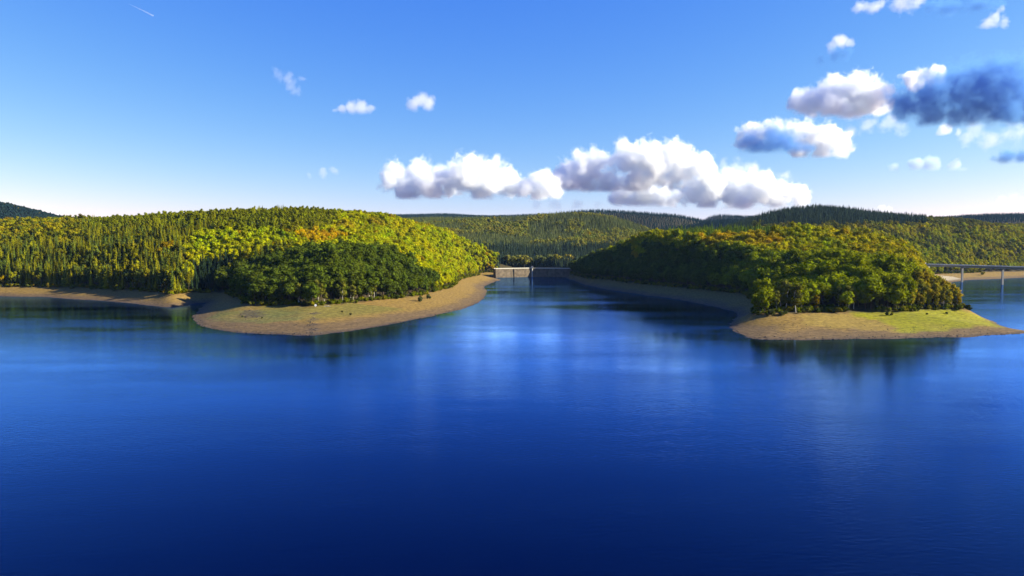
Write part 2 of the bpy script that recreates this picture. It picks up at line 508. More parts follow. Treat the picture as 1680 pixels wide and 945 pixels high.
# ------------------------------------------------------------------ tree meshes
def foliage_mat(name, source):
    m, n, l = new_mat(name)
    if source == 'object':
        a = n.new('ShaderNodeObjectInfo'); col = a.outputs['Color']
    else:
        a = n.new('ShaderNodeAttribute'); a.attribute_type = 'INSTANCER'; a.attribute_name = 'tint'; col = a.outputs['Color']
    tc = n.new('ShaderNodeTexCoord')
    nz = n.new('ShaderNodeTexNoise'); nz.inputs['Scale'].default_value = .55; nz.inputs['Detail'].default_value = 3
    mp = n.new('ShaderNodeMapRange'); mp.inputs['From Min'].default_value = .3; mp.inputs['From Max'].default_value = .7
    mp.inputs['To Min'].default_value = .62; mp.inputs['To Max'].default_value = 1.4
    vm = n.new('ShaderNodeVectorMath'); vm.operation = 'SCALE'
    d = n.new('ShaderNodeBsdfDiffuse'); t = n.new('ShaderNodeBsdfTranslucent')
    mx = n.new('ShaderNodeMixShader'); mx.inputs[0].default_value = .28
    out = n.new('ShaderNodeOutputMaterial')
    l.new(tc.outputs['Object'], nz.inputs['Vector']); l.new(nz.outputs['Fac'], mp.inputs['Value'])
    l.new(col, vm.inputs[0]); l.new(mp.outputs[0], vm.inputs['Scale'])
    l.new(vm.outputs[0], d.inputs['Color']); l.new(vm.outputs[0], t.inputs['Color'])
    l.new(d.outputs[0], mx.inputs[1]); l.new(t.outputs[0], mx.inputs[2])
    l.new(mx.outputs[0], out.inputs['Surface'])
    return m


LEAF_OBJ, LEAF_INST = foliage_mat("leaves", 'object'), foliage_mat("forest_leaves", 'inst')
BARK = solid("bark", (0.075, 0.055, 0.038), .95, .3, 3)
BIRCH_BARK = solid("birch_bark", (0.34, 0.32, 0.27), .85, .35, 2)


def ico(sub):
    bm = bmesh.new()
    bmesh.ops.create_icosphere(bm, subdivisions=sub, radius=1.0)
    v = np.array([p.co[:] for p in bm.verts]); f = [tuple(q.index for q in p.verts) for p in bm.faces]
    bm.free()
    return v, f


ICO1, ICO2 = ico(1), ico(2)


def rdir(rng):
    v = rng.normal(size=3)
    return v / np.linalg.norm(v)


def card(c, nrm, s, rng):
    """one leaf spray: a small bent diamond"""
    a = np.cross(nrm, rdir(rng)); a /= (np.linalg.norm(a) + 1e-9)
    b_ = np.cross(nrm, a)
    k = s * rng.uniform(.7, 1.3)
    return [c + a * k, c + b_ * k * .75 + nrm * k * .25, c - a * k * .8, c - b_ * k * .7 - nrm * k * .2]


def broadleaf(seed, H, Rr, base, nl, nc, cs, narrow=False, core=ICO1):
    rng = np.random.default_rng(seed)
    V, Fc = [], []
    zc, hz = (H + base) / 2, (H - base) / 2
    lobes = []
    for k in range(nl):
        d = rdir(rng)
        q = rng.uniform(.35, .72)
        p = np.array([d[0] * Rr * q, d[1] * Rr * q, zc + d[2] * hz * q * 1.0])
        if narrow: r = rng.uniform(.38, .55) * Rr
        else: r = rng.uniform(.34, .52) * Rr
        lobes.append((p, r))
    lobes.append((np.array([0, 0, zc + hz * .25]), Rr * .5))
    for p, r in lobes:
        v = core[0] * (r * .84) * (1 + rng.uniform(-.16, .16, (len(core[0]), 1)))
        v[:, 2] *= .9
        n0 = len(V)
        V += list(v + p)
        Fc += [tuple(i + n0 for i in f) for f in core[1]]
    per = max(1, nc // len(lobes))
    for j, (p, r) in enumerate(lobes):
        for k in range(per):
            d = rdir(rng)
            if d[2] < -.55 and rng.random() < .7: continue
            q = p + d * r * rng.uniform(.82, 1.14)
            if any(np.linalg.norm(q - p2) < r2 * .72 for i2, (p2, r2) in enumerate(lobes) if i2 != j):
                continue
            nn = d + rng.normal(size=3) * .42 + np.array([0, 0, .15]); nn /= np.linalg.norm(nn)
            n0 = len(V)
            V += card(q, nn, cs, rng)
            Fc.append((n0, n0 + 1, n0 + 2, n0 + 3))
    return V, Fc, lobes


def broad_trunk(seed, H, base, lobes, r=.32):
    rng = np.random.default_rng(seed + 999)
    mb = MB()
    pts = [Vector((0, 0, -.8))]
    for k in range(1, 5):
        pts.append(Vector((rng.normal() * .18 * k, rng.normal() * .18 * k, -.8 + (base + (H - base) * .55 + .8) * k / 4)))
    for k in range(4):
        mb.tube(pts[k], pts[k + 1], r * (1.15 - k * .22), r * (1.15 - (k + 1) * .22), 6)
    for p, rr_ in lobes[:6]:
        q = pts[2] + (pts[3] - pts[2]) * rng.random()
        mid = (q + Vector(p)) / 2 - Vector((0, 0, .4))
        mb.tube(q, mid, r * .42, r * .3, 5)
        mb.tube(mid, Vector(p), r * .3, r * .12, 5)
    return mb.v, mb.f


def conifer(seed, H, Rr, base, whorls, per, sub=1):
    rng = np.random.default_rng(seed)
    V, Fc = [], []
    # sparse inner cone keeps the shape closed
    k = 7
    n0 = len(V)
    for i in range(k):
        w = 2 * math.pi * i / k
        rr_ = Rr * .5 * rng.uniform(.8, 1.2)
        V.append(np.array([math.cos(w) * rr_, math.sin(w) * rr_, base + .5]))
    V.append(np.array([0, 0, H * .97]))
    Fc += [(n0 + i, n0 + (i + 1) % k, n0 + k) for i in range(k)]
    for j in range(whorls):
        t = j / (whorls - 1)
        z = base + (H - base - .6) * t
        L = Rr * (1 - t) ** .82 + .25
        np_ = max(4, int(per * (1 - t * .55)))
        off = rng.uniform(0, 6.28)
        for i in range(np_):
            if rng.random() < .08: continue
            w = off + 2 * math.pi * i / np_ + rng.normal() * .18
            ll = L * rng.uniform(.72, 1.18)
            d = np.array([math.cos(w), math.sin(w), 0]); s = np.array([-d[1], d[0], 0])
            wd = ll * .42 + .25
            zz = z + rng.normal() * .25
            tip = d * ll + np.array([0, 0, zz - ll * (.42 - .25 * t)])
            mid = d * ll * .55
            mz = zz - ll * .12
            n0 = len(V)
            V += [d * .08 + np.array([0, 0, zz + .15]), mid + s * wd * .5 + np.array([0, 0, mz - .28]), tip, mid - s * wd * .5 + np.array([0, 0, mz - .28]), mid + np.array([0, 0, mz + .22])]
            Fc += [(n0, n0 + 1, n0 + 4), (n0 + 1, n0 + 2, n0 + 4), (n0 + 2, n0 + 3, n0 + 4), (n0 + 3, n0, n0 + 4)]
    return V, Fc


def con_trunk(H, r=.24):
    mb = MB()
    mb.tube((0, 0, -.8), (0, 0, H * .5), r, r * .6, 6)
    mb.tube((0, 0, H * .5), (0, 0, H * .96), r * .6, .03, 6)
    return mb.v, mb.f


PROTO = {}      # species -> list of (crown mesh, trunk mesh)
FOREST = []     # joined meshes for the mass of the wood
FIDX = {}       # species key -> indices into FOREST
pcol = bpy.data.collections.new("forest_trees")


def raw_mesh(name, V, Fc, mat):
    me = bpy.data.meshes.new(name)
    me.from_pydata([tuple(map(float, v)) for v in V], [], Fc)
    me.materials.append(mat)
    me.update()
    return me


def add_proto(sp, V, Fc, tv, tf, bark, indiv=True):
    if indiv:
        PROTO.setdefault(sp, []).append((raw_mesh("crown", V, Fc, LEAF_OBJ), raw_mesh("trunk", tv, tf, bark)))
    me = bpy.data.meshes.new("forest_tree_%02d" % len(FOREST))
    nv = len(V)
    me.from_pydata([tuple(map(float, v)) for v in V] + [tuple(v) for v in tv], [], list(Fc) + [tuple(i + nv for i in f) for f in tf])
    me.materials.append(LEAF_INST); me.materials.append(bark)
    me.polygons.foreach_set('material_index', np.array([0] * len(Fc) + [1] * len(tf), np.int32))
    me.update()
    o = bpy.data.objects.new(me.name, me)
    pcol.objects.link(o)
    FIDX.setdefault(sp, []).append(len(FOREST))
    FOREST.append(o)


for s in range(6):
    H = 18.5; V, Fc, lb = broadleaf(100 + s, H, 5.6, 1.6 + (s % 3) * .6, 14, 900, .62)
    add_proto('oak', V, Fc, *broad_trunk(100 + s, H, 3.5, lb), BARK)
for s in range(5):
    H = 18.5; V, Fc, lb = broadleaf(200 + s, H, 4.9, 2.8, 11, 660, .60)
    add_proto('beech', V, Fc, *broad_trunk(200 + s, H, 4.5, lb, .28), BARK)
for s in range(4):
    H = 17.5; V, Fc, lb = broadleaf(300 + s, H, 3.1, 1.6, 12, 640, .42, True)
    add_proto('birch', V, Fc, *broad_trunk(300 + s, H, 5.0, lb, .24), BIRCH_BARK)
for s in range(5):
    H = 22.0; V, Fc = conifer(400 + s, H, 3.9, 1.2, 15, 9)
    add_proto('spruce', V, Fc, *con_trunk(H), BARK)
for s in range(4):
    H = 18.0; V, Fc, lb = broadleaf(450 + s, H, 2.9, 5.0, 10, 420, .50, True)
    add_proto('pine', V, Fc, *broad_trunk(450 + s, H, 6.0, lb[:3], .22), BARK)
for s in range(3):
    H = 18.0; V, Fc, lb = broadleaf(500 + s, H, 5.0, 3.5, 8, 200, .95)
    add_proto('broad_far', V, Fc, *broad_trunk(500 + s, H, 4, lb[:2]), BARK, False)
for s in range(3):
    H = 22.0; V, Fc = conifer(600 + s, H, 3.5, 1.5, 9, 6)
    add_proto('spruce_far', V, Fc, *con_trunk(H), BARK, False)

# ------------------------------------------------------------------ where the trees stand
rng = np.random.default_rng(7)


def jgrid(x0, x1, y0, y1, s):
    gx, gy = np.meshgrid(np.arange(x0, x1, s), np.arange(y0, y1, s * .87))
    gx = gx + (np.arange(gx.shape[0]) % 2)[:, None] * s / 2
    gx = gx + rng.uniform(-.36, .36, gx.shape) * s
    gy = gy + rng.uniform(-.36, .36, gy.shape) * s
    return gx.ravel(), gy.ravel()


def in_view(x, y, extra=150):
    return np.abs(x) < (840 + extra) / F * y


P_KNOLL = [(345, 510), (350, 470), (368, 442), (400, 428), (450, 415), (550, 404), (650, 406), (705, 422), (745, 447), (775, 470), (740, 510)]
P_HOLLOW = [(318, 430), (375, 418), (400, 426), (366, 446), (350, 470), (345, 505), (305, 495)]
P_LIME = [(322, 384), (400, 372), (480, 380), (500, 400), (455, 412), (400, 426), (340, 440), (288, 455), (298, 410)]
P_ORANGE = [(468, 380), (505, 378), (572, 386), (570, 394), (520, 397), (488, 392)]
P_SLOPE = [(545, 356), (660, 346), (700, 356), (850, 420), (838, 465), (775, 470), (745, 447), (705, 422), (650, 406), (560, 402), (515, 400), (560, 388)]
P_RCON = [(1075, 384), (1110, 372), (1180, 358), (1290, 358), (1310, 380), (1250, 388), (1150, 386)]
P_GOLD = [(1140, 388), (1250, 387), (1295, 399), (1262, 409), (1150, 404)]
P_MIDB = [(925, 392), (990, 378), (1050, 380), (1065, 405), (960, 420)]

T = {  # leaf colours, linear; the darkest ones hold shadow as well
    'oak_dark': (.044, .060, .005), 'oak': (.105, .122, .002), 'hollow': (.014, .026, .012), 'lime': (.195, .205, .001), 'orange': (.25, .170, .001), 'gold': (.235, .165, .002),  # oak_dark, hollow: dark trees, with cloud shadow and knoll shade put in as colour
    'slope': (.190, .198, .001), 'olive': (.155, .140, .003), 'spruce': (.112, .108, .003), 'pine': (.105, .112, .003), 'rcon': (.070, .105, .010), 'mid': (.080, .092, .028),
    'midb': (.13, .13, .018), 'far': (.012, .026, .026), 'rslope': (.190, .182, .002), 'rfar': (.088, .084, .008), 'birch': (.115, .115, .014), 'birch_y': (.17, .15, .008), 'shade': (.028, .042, .024), 'dambank': (.17, .17, .03),  # far: cloud shadow and haze put into the colour; shade: shadowed slopes likewise
}


def classify(x, y, z):
    """species, colour key and region for trees with feet at x, y, z"""
    cu, cv = proj(x, y, z + 12)
    jn = (vnoise(x, y, 30, 71) - .5)
    cu2, cv2 = cu + jn * 34, cv + (vnoise(x, y, 30, 72) - .5) * 16
    n = len(x)
    sp = np.full(n, 'broad_far', dtype='U12'); ck = np.full(n, 'far', dtype='U12'); rg = np.full(n, 'far', dtype='U12')

    def put(mask, s, k, r=None):
        sp[mask] = s; ck[mask] = k
        if r: rg[mask] = r
    L = ((y < 1345) & (cu < 850)) | ((y < 1620) & (cu < 832) & (cu > 600) & (x < -30))
    put(L, 'spruce', 'spruce', 'left')
    put(L & (cu2 < 135) & (cv2 < 398), 'beech', 'olive')
    put(L & (vnoise(x, y, 16, 73) > .56), 'pine', 'spruce')
    put(L & (cv2 < 374) & (cu2 > 150), 'pine', 'pine')
    put(L & (cv2 < 374) & (cu2 > 150) & (jn > .27), 'spruce', 'pine')
    put(L & (cu2 > 480) & (cv2 > 376), 'beech', 'slope')
    put(L & inside(cu2, cv2, P_SLOPE), 'beech', 'slope')
    put(L & (cu2 > 560) & (cv2 < 372) & (jn > .08), 'beech', 'olive')
    put(L & inside(cu2, cv2, P_LIME), 'beech', 'lime')
    put(L & inside(cu2, cv2, P_ORANGE), 'beech', 'orange')
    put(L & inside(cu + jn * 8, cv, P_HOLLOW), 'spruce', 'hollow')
    put(L & inside(cu + jn * 26, cv + (vnoise(x, y, 14, 78) - .5) * 18, P_KNOLL) & (y < 790), 'oak', 'oak_dark', 'headland_l')
    put(L & (cu > 790) & (jn > .1), 'beech', 'gold')
    Rr_ = (y < 1400) & (cu >= 850) & (x < .62 * y + 60) & ~((y > 1150) & (cu > 1400))
    put(Rr_, 'oak', 'oak', 'right')
    low = cv2 > np.interp(cu2, [930, 1000, 1060, 1150, 1230, 1300, 1480, 1560], [428, 412, 404, 406, 414, 422, 432, 470])
    put(Rr_ & ~low, 'beech', 'rslope')
    put(Rr_ & ~low & inside(cu2, cv2, P_RCON), 'spruce', 'rcon')
    put(Rr_ & inside(cu2, cv2, P_GOLD), 'beech', 'gold')
    put(Rr_ & low & (cu + (vnoise(x, y, 25, 77) - .5) * 420 < 1190), 'oak', 'oak_dark')
    put(Rr_ & low & (cu >= 1215) & (y < 720), 'oak', 'oak', 'headland_r')
    put(Rr_ & (cu > 1495) & (cv > 448) & (y < 720), 'birch', 'birch_y', 'headland_r')
    FR = (cu > 1150) & ~Rr_ & (y > 1140) & (y < 2400)
    put(FR, 'broad_far', 'rslope', 'bay')
    put(FR & ((cv2 < 372) | (jn > .12)), 'broad_far', 'rfar')
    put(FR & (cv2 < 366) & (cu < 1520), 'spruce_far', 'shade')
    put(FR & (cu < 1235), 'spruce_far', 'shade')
    C = (cu > 600) & (cu < 1150) & (y > 1400) & (y < 2560) & ~FR & ~L
    put(C, 'spruce_far', 'mid', 'centre')
    put(C & inside(cu2 + jn * 60, cv2 + (vnoise(x, y, 45, 75) - .5) * 34, P_MIDB), 'broad_far', 'midb')
    put(C & (vnoise(x, y, 90, 76) > .62), 'broad_far', 'midb')
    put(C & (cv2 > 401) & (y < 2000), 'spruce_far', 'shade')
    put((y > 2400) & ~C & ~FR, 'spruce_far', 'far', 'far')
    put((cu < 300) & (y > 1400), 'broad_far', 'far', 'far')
    return sp, ck, rg, cu, cv


def gather(x0, x1, y0, y1, s, want):
    x, y = jgrid(x0, x1, y0, y1, s)
    k = in_view(x, y); x, y = x[k], y[k]
    d, w = shore_dist(x, y), shore_width(x, y)
    k = d - w > 1.5; x, y, d, w = x[k], y[k], d[k], w[k]
    z = ground_z(x, y, d, w)
    sp, ck, rg, cu, cv = classify(x, y, z)
    k = np.isin(sp, want)
    return [a[k] for a in (x, y, z, d - w, sp, ck, rg)]


BR, CN, BI, BF, CF = ['oak', 'beech'], ['spruce', 'pine'], ['birch'], ['broad_far'], ['spruce_far']
parts_ = [gather(-1000, 950, 480, 1625, 7.2, BR), gather(-1000, 950, 480, 1420, 6.0, CN), gather(200, 600, 480, 760, 4.6, BI),
          gather(-200, 1900, 1140, 2400, 8.0, BF), gather(-700, 1900, 1400, 2760, 7.0, CF), gather(-2200, 900, 1400, 2760, 9.0, BF) if False else gather(-2300, -150, 1500, 2760, 9.0, BF),
          gather(-1500, 2900, 2760, 5600, 13.0, CF), gather(-2600, 900, 2400, 2760, 9.0, BF) if False else gather(-1, 0, 2400, 2401, 9.0, BF)]
X, Y, Z, INL, SPC, CK, RG = [np.concatenate([p[i] for p in parts_]) for i in range(7)]

# clearing behind the dam, the dam itself and the road to the bridge stay open
k = ~((np.hypot((X - 35) / 62, (Y - 1425) / 40) < 1)) & ~((np.abs(X - 757) < 14) & (Y > 1245) & (Y < 1330))
k &= ~(np.isin(RG, ['headland_l', 'headland_r']) & (SPC == 'oak') & (rng.random(len(X)) < .25))
k &= ~((RG == 'left') & (SPC == 'spruce') & (CK == 'spruce') & (rng.random(len(X)) < .22))
X, Y, Z, INL, SPC, CK, RG = [a[k] for a in (X, Y, Z, INL, SPC, CK, RG)]
N = len(X)
PV0 = proj(X, Y, Z + 12)[1]
HT = np.where(np.isin(SPC, ['spruce']), 22.0, np.where(SPC == 'birch', 17.5, np.where(SPC == 'pine', 18.0, np.where(SPC == 'spruce_far', 22.0, 18.3))))
TALL = {'hollow': .8, 'rcon': .62, 'pine': .95, 'lime': .9, 'spruce': 1.0, 'gold': .9, 'orange': .92, 'oak_dark': 1.05, 'far': .8, 'mid': .82}
WID = rng.normal(1, .10, N).clip(.75, 1.3)
SCL = np.array([TALL.get(c_, 1.0) for c_ in CK]) * rng.normal(1, .13, N).clip(.65, 1.4)
SCL *= np.where(SPC == 'spruce', rng.normal(1, .14, N).clip(.6, 1.4), 1.0)
SCL *= np.where((RG == 'left') & np.isin(SPC, ['spruce', 'pine']) & (CK == 'spruce'), 1.12 + .22 * np.clip((960 - Y) / 120, 0, 1), 1.0)
SCL *= np.where(np.isin(RG, ['headland_l', 'headland_r']) & (SPC == 'oak'), 1.15, 1.0)
WID *= np.where(np.isin(RG, ['headland_l', 'headland_r']) & (SPC == 'oak'), 1.12, 1.0)
SCL *= np.where((INL < 6) & (RG != 'right'), rng.uniform(.62, .95, N), 1.0)
SCL *= np.where(RG == 'right', 1.1, 1.0)      # lower trees along the edge
SCL = np.where(SPC == 'spruce', np.minimum(SCL, np.where(PV0 < 385, 1.05, 1.4)), SCL)
TOP = HT * SCL

# drop what stays hidden behind nearer crowns and ridges (with room for a step aside)
ang = (Z + TOP * .96 - HC) / Y
mid_a = (Z + TOP * .62 - HC) / Y
bins = np.clip(((X / Y + 1.0) / 2.0 * 1600).astype(int), 0, 1599)
hor = np.full(1600, -9.0)
order = np.argsort(Y)
keep = np.zeros(N, bool)
vis = np.zeros(N)
for i in order:
    b0 = bins[i]
    hw = max(1, int(2.2 / Y[i] * 800))
    h = hor[max(0, b0 - hw):b0 + hw + 1].min()
    vis[i] = ang[i] - h
    if ang[i] > h - .012:
        keep[i] = True
        seg = hor[max(0, b0 - hw):b0 + hw + 1]
        np.maximum(seg, mid_a[i], out=seg)
X, Y, Z, INL, SPC, CK, RG, SCL, WID, TOP, vis, HT = [a[keep] for a in (X, Y, Z, INL, SPC, CK, RG, SCL, WID, TOP, vis, HT)]
N = len(X)
ROT = rng.uniform(0, 6.283, N)
VAR = rng.integers(0, 1000, N)
PUX, PVX = proj(X, Y, Z + TOP * .6)

# hand-picked colours and species
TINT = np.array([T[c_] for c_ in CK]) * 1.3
q = (CK == 'spruce') & (rng.random(N) < .42)
TINT[q] = np.array((.060, .076, .010)) * 1.2
hue = rng.normal(0, 1, (N, 1))
auto = np.isin(SPC, ['beech', 'broad_far', 'birch'])[:, None]
TINT = TINT * (1 + np.where(np.isin(SPC, ['spruce', 'pine']), .30, .19)[:, None] * rng.normal(0, 1, (N, 1))).clip(.45, 1.7)
TINT = TINT * (1 + np.array([.09, .01, -.05]) * hue * np.where(auto, 1.0, .45)).clip(.4, 2)
patch = (vnoise(X, Y, 60, 88)[:, None] - .5) * 2
TINT = TINT * (1 + np.array([.20, .04, -.1]) * patch * np.where(auto, 1, .5)).clip(.4, 2)
rare = (rng.random(N) < .010) & auto[:, 0]
TINT[rare] = np.array(T['gold']) * rng.uniform(.7, 1.1, (rare.sum(), 1))


def recolour(u, v, r, key, species=None, k=1.0):
    q = ((PUX - u) ** 2 + (PVX - v) ** 2 < r * r) & (Y < 1625)
    TINT[q] = np.array(T[key]) * rng.uniform(.85, 1.15, (q.sum(), 1)) * k
    CK[q] = key
    if species: SPC[q] = species


for a in [(268, 408, 6, 'orange', 'beech', .9), (279, 402, 5, 'orange', 'beech', .9), (513, 401, 6, 'orange', 'beech', 1.1), (1527, 468, 6, 'orange', 'birch', 1.2), (1008, 412, 6, 'lime', 'beech', 1.2), (1052, 413, 7, 'lime', 'beech', 1.2),
          (1045, 420, 5, 'gold', 'beech', 1), (1075, 388, 7, 'lime', 'beech', 1.2), (1105, 385, 5, 'slope', 'beech', 1), (800, 436, 6, 'orange', 'beech', 1.1), (808, 442, 5, 'gold', 'beech', 1.2),
          (605, 472, 9, 'birch_y', 'birch', 1), (580, 470, 9, 'birch_y', 'birch', .8), (1340, 495, 7, 'gold', 'birch', .8), (6, 462, 8, 'gold', 'beech', .9), (72, 464, 7, 'gold', 'beech', .8), (35, 465, 6, 'lime', 'beech', .7)]:
    recolour(*a)
q = (RG == 'headland_l') & (INL < 14) & (PUX > 425) & (PUX < 625) & (rng.random(N) < .5)
SPC[q] = 'birch'; TINT[q] = np.array(T['birch']) * rng.uniform(.75, 1.2, (q.sum(), 1)); CK[q] = np.where(CK[q] == 'birch_y', 'birch_y', 'birch')
q = (RG == 'headland_r') & (INL < 12) & (PUX > 1230) & (rng.random(N) < .22)
SPC[q] = 'birch'; TINT[q] = np.array(T['birch']) * rng.uniform(.7, 1.1, (q.sum(), 1))

# ------------------------------------------------------------------ individual trees
COLOUR_WORD = {'oak_dark': 'dark green', 'oak': 'mid green', 'hollow': 'blackish green', 'lime': 'bright lime', 'orange': 'orange', 'gold': 'golden yellow', 'slope': 'yellow-green', 'olive': 'olive',
               'spruce': 'olive green', 'pine': 'green', 'rcon': 'fresh green', 'rslope': 'olive gold', 'birch': 'light green', 'birch_y': 'yellowing'}
WHERE = {'headland_l': 'left headland', 'headland_r': 'right headland', 'left': 'left bank', 'right': 'shaded right shore'}
LIMIT = {'oak': 285, 'beech': 270, 'spruce': 270, 'birch': 120, 'pine': 200}
indiv = np.zeros(N, bool)
for s, lim in LIMIT.items():
    q = np.where((SPC == s) & (vis > .003) & (np.abs(PUX - 840) < 850))[0]
    size = TOP[q] / Y[q] * np.minimum(1, (vis[q] / .02)) ** .5
    indiv[q[np.argsort(-size)[:lim]]] = True


def ordinal(k):
    return "%d%s" % (k, 'th' if 10 <= k % 100 <= 20 else {1: 'st', 2: 'nd', 3: 'rd'}.get(k % 10, 'th'))


rows = {}
for i in np.where(indiv)[0]:
    if INL[i] < 9 and RG[i] in WHERE:
        rows.setdefault((RG[i], SPC[i]), []).append(i)
label = {}
END = {'headland_l': 'the cove', 'headland_r': 'its left end', 'left': 'the left', 'right': 'the dam'}
for (rgn, s), ids in rows.items():
    ids.sort(key=lambda i: PUX[i])
    for k, i in enumerate(ids):
        label[i] = "%s %s edging the %s, %s %s there from %s" % (COLOUR_WORD.get(CK[i], 'green'), s, WHERE[rgn], ordinal(k + 1), s, END[rgn])
EDGE = {'left': ('left', 'headland_l'), 'headland_l': ('headland_l',), 'right': ('right', 'headland_r'), 'headland_r': ('headland_r',)}
SHORT = {'headland_l': "left headland's", 'headland_r': "right headland's", 'left': "left bank's", 'right': "shaded right shore's"}
behind = {}
for i in np.where(indiv)[0]:
    if i in label: continue
    cand = [(abs(PUX[j_] - PUX[i]), rgn, s_, k_, j_) for (rgn, s_), ids in rows.items() if rgn in EDGE[RG[i]] for k_, j_ in enumerate(ids) if Y[j_] < Y[i]]
    _, rgn, s_, k_, j_ = min(cand)
    behind.setdefault((rgn, s_, k_), []).append(i)
for (rgn, s_, k_), ids in behind.items():
    ids.sort(key=lambda i: Y[i])
    for r_, i in enumerate(ids):
        label[i] = "%s %s %s uphill behind the %s %s edge %s from %s" % (COLOUR_WORD.get(CK[i], 'green'), SPC[i], ordinal(r_ + 1), SHORT[rgn], ordinal(k_ + 1), s_, END[rgn])

for i in np.where(indiv)[0]:
    s = SPC[i]
    cm, tm = PROTO[s][VAR[i] % len(PROTO[s])]
    r = empty(s + "_tree", (X[i], Y[i], Z[i]), ROT[i])
    r.scale = (SCL[i] * WID[i], SCL[i] * WID[i], SCL[i])
    grp = {'oak': 'oaks of the reservoir woods', 'beech': 'beeches of the reservoir woods', 'spruce': 'spruces of the left bank woods', 'birch': 'birches along the headland edges', 'pine': 'pines of the left hill woods'}[s]
    tag(r, label[i], 'tree', grp)
    cr_ = bpy.data.objects.new("crown", cm); COL.objects.link(cr_); cr_.parent = r
    cr_.color = (*[float(v) for v in TINT[i]], 1)
    tr_ = bpy.data.objects.new("trunk", tm); COL.objects.link(tr_); tr_.parent = r

# low growth along the edge of the woods
for k_, me_ in enumerate([broadleaf(720 + q_, 2.6, 1.9, .1, 6, 150, .36) for q_ in range(3)]):
    add_proto('bush', me_[0], me_[1], [(0, 0, -.3), (.05, 0, -.3), (0, .05, 1)], [(0, 1, 2)], BARK, False)
ex, ey = jgrid(-1000, 950, 480, 1420, 3.2)
k = in_view(ex, ey); ex, ey = ex[k], ey[k]
ed, ew = shore_dist(ex, ey), shore_width(ex, ey)
k = (ed - ew > -2.5) & (ed - ew < 7) & (vnoise(ex, ey, 11, 55) > .36) & (rng.random(len(ex)) < .75); ex, ey, ed, ew = ex[k], ey[k], ed[k], ew[k]
ez = ground_z(ex, ey, ed, ew)
m_ = len(ex)
bt = np.array([T['oak'], T['olive'], T['oak_dark'], T['birch']])[rng.choice(4, m_, p=[.35, .2, .3, .15])] * rng.uniform(.7, 1.15, (m_, 1))
q = (ex < -330)
bt[q] = np.array([T['olive'], T['lime'], T['gold'], T['oak']])[rng.choice(4, q.sum(), p=[.35, .25, .1, .3])] * rng.uniform(.5, .8, (q.sum(), 1))
bs = rng.uniform(.55, 1.55, m_)
X, Y, Z = np.append(X, ex), np.append(Y, ey), np.append(Z, ez - .1)
SPC, RG, CK = np.append(SPC, ['bush'] * m_), np.append(RG, ['edge'] * m_), np.append(CK, ['oak'] * m_)
SCL, WID, ROT, VAR = np.append(SCL, bs), np.append(WID, rng.uniform(.9, 1.3, m_)), np.append(ROT, rng.uniform(0, 6.28, m_)), np.append(VAR, rng.integers(0, 1000, m_))
TINT = np.concatenate([TINT, bt]); indiv = np.append(indiv, np.zeros(m_, bool))

# ------------------------------------------------------------------ the rest of the wood
def forest(mask, lab, name="forest"):
    q = np.where(mask & ~indiv)[0]
    if not len(q): return
    me = bpy.data.meshes.new(name)
    me.vertices.add(len(q))
    me.vertices.foreach_set('co', np.stack([X[q], Y[q], Z[q]], 1).ravel())
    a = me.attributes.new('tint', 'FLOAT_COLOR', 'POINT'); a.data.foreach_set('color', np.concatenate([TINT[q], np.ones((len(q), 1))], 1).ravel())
    a = me.attributes.new('size', 'FLOAT_VECTOR', 'POINT'); a.data.foreach_set('vector', np.stack([SCL[q] * WID[q], SCL[q] * WID[q], SCL[q]], 1).ravel())
    a = me.attributes.new('turn', 'FLOAT_VECTOR', 'POINT'); a.data.foreach_set('vector', np.stack([0 * ROT[q], 0 * ROT[q], ROT[q]], 1).ravel())
    ix = np.array([FIDX[SPC[i]][VAR[i] % len(FIDX[SPC[i]])] for i in q], np.int32)
    a = me.attributes.new('pick', 'INT', 'POINT'); a.data.foreach_set('value', ix)
    o = bpy.data.objects.new(name, me); COL.objects.link(o)
    tag(o, lab, name, kind='stuff')
    ng = bpy.data.node_groups.new("forest", 'GeometryNodeTree')
    ng.interface.new_socket('Geometry', in_out='INPUT', socket_type='NodeSocketGeometry')
    ng.interface.new_socket('Geometry', in_out='OUTPUT', socket_type='NodeSocketGeometry')
    n_, l_ = ng.nodes, ng.links
    gi, go = n_.new('NodeGroupInput'), n_.new('NodeGroupOutput')
    ci = n_.new('GeometryNodeCollectionInfo'); ci.inputs['Collection'].default_value = pcol
    ci.inputs['Separate Children'].default_value = True; ci.inputs['Reset Children'].default_value = True
    ip = n_.new('GeometryNodeInstanceOnPoints'); ip.inputs['Pick Instance'].default_value = True

    def named(nm, ty):
        q_ = n_.new('GeometryNodeInputNamedAttribute'); q_.data_type = ty; q_.inputs['Name'].default_value = nm
        return next(s_ for s_ in q_.outputs if s_.enabled and s_.name == 'Attribute')
    e2r = n_.new('FunctionNodeEulerToRotation')
    l_.new(named('turn', 'FLOAT_VECTOR'), e2r.inputs[0])
    l_.new(gi.outputs[0], ip.inputs['Points']); l_.new(ci.outputs[0], ip.inputs['Instance'])
    l_.new(named('pick', 'INT'), ip.inputs['Instance Index']); l_.new(e2r.outputs[0], ip.inputs['Rotation'])
    l_.new(named('size', 'FLOAT_VECTOR'), ip.inputs['Scale'])
    l_.new(ip.outputs[0], go.inputs[0])
    md = o.modifiers.new("forest", 'NODES'); md.node_group = ng
    return o


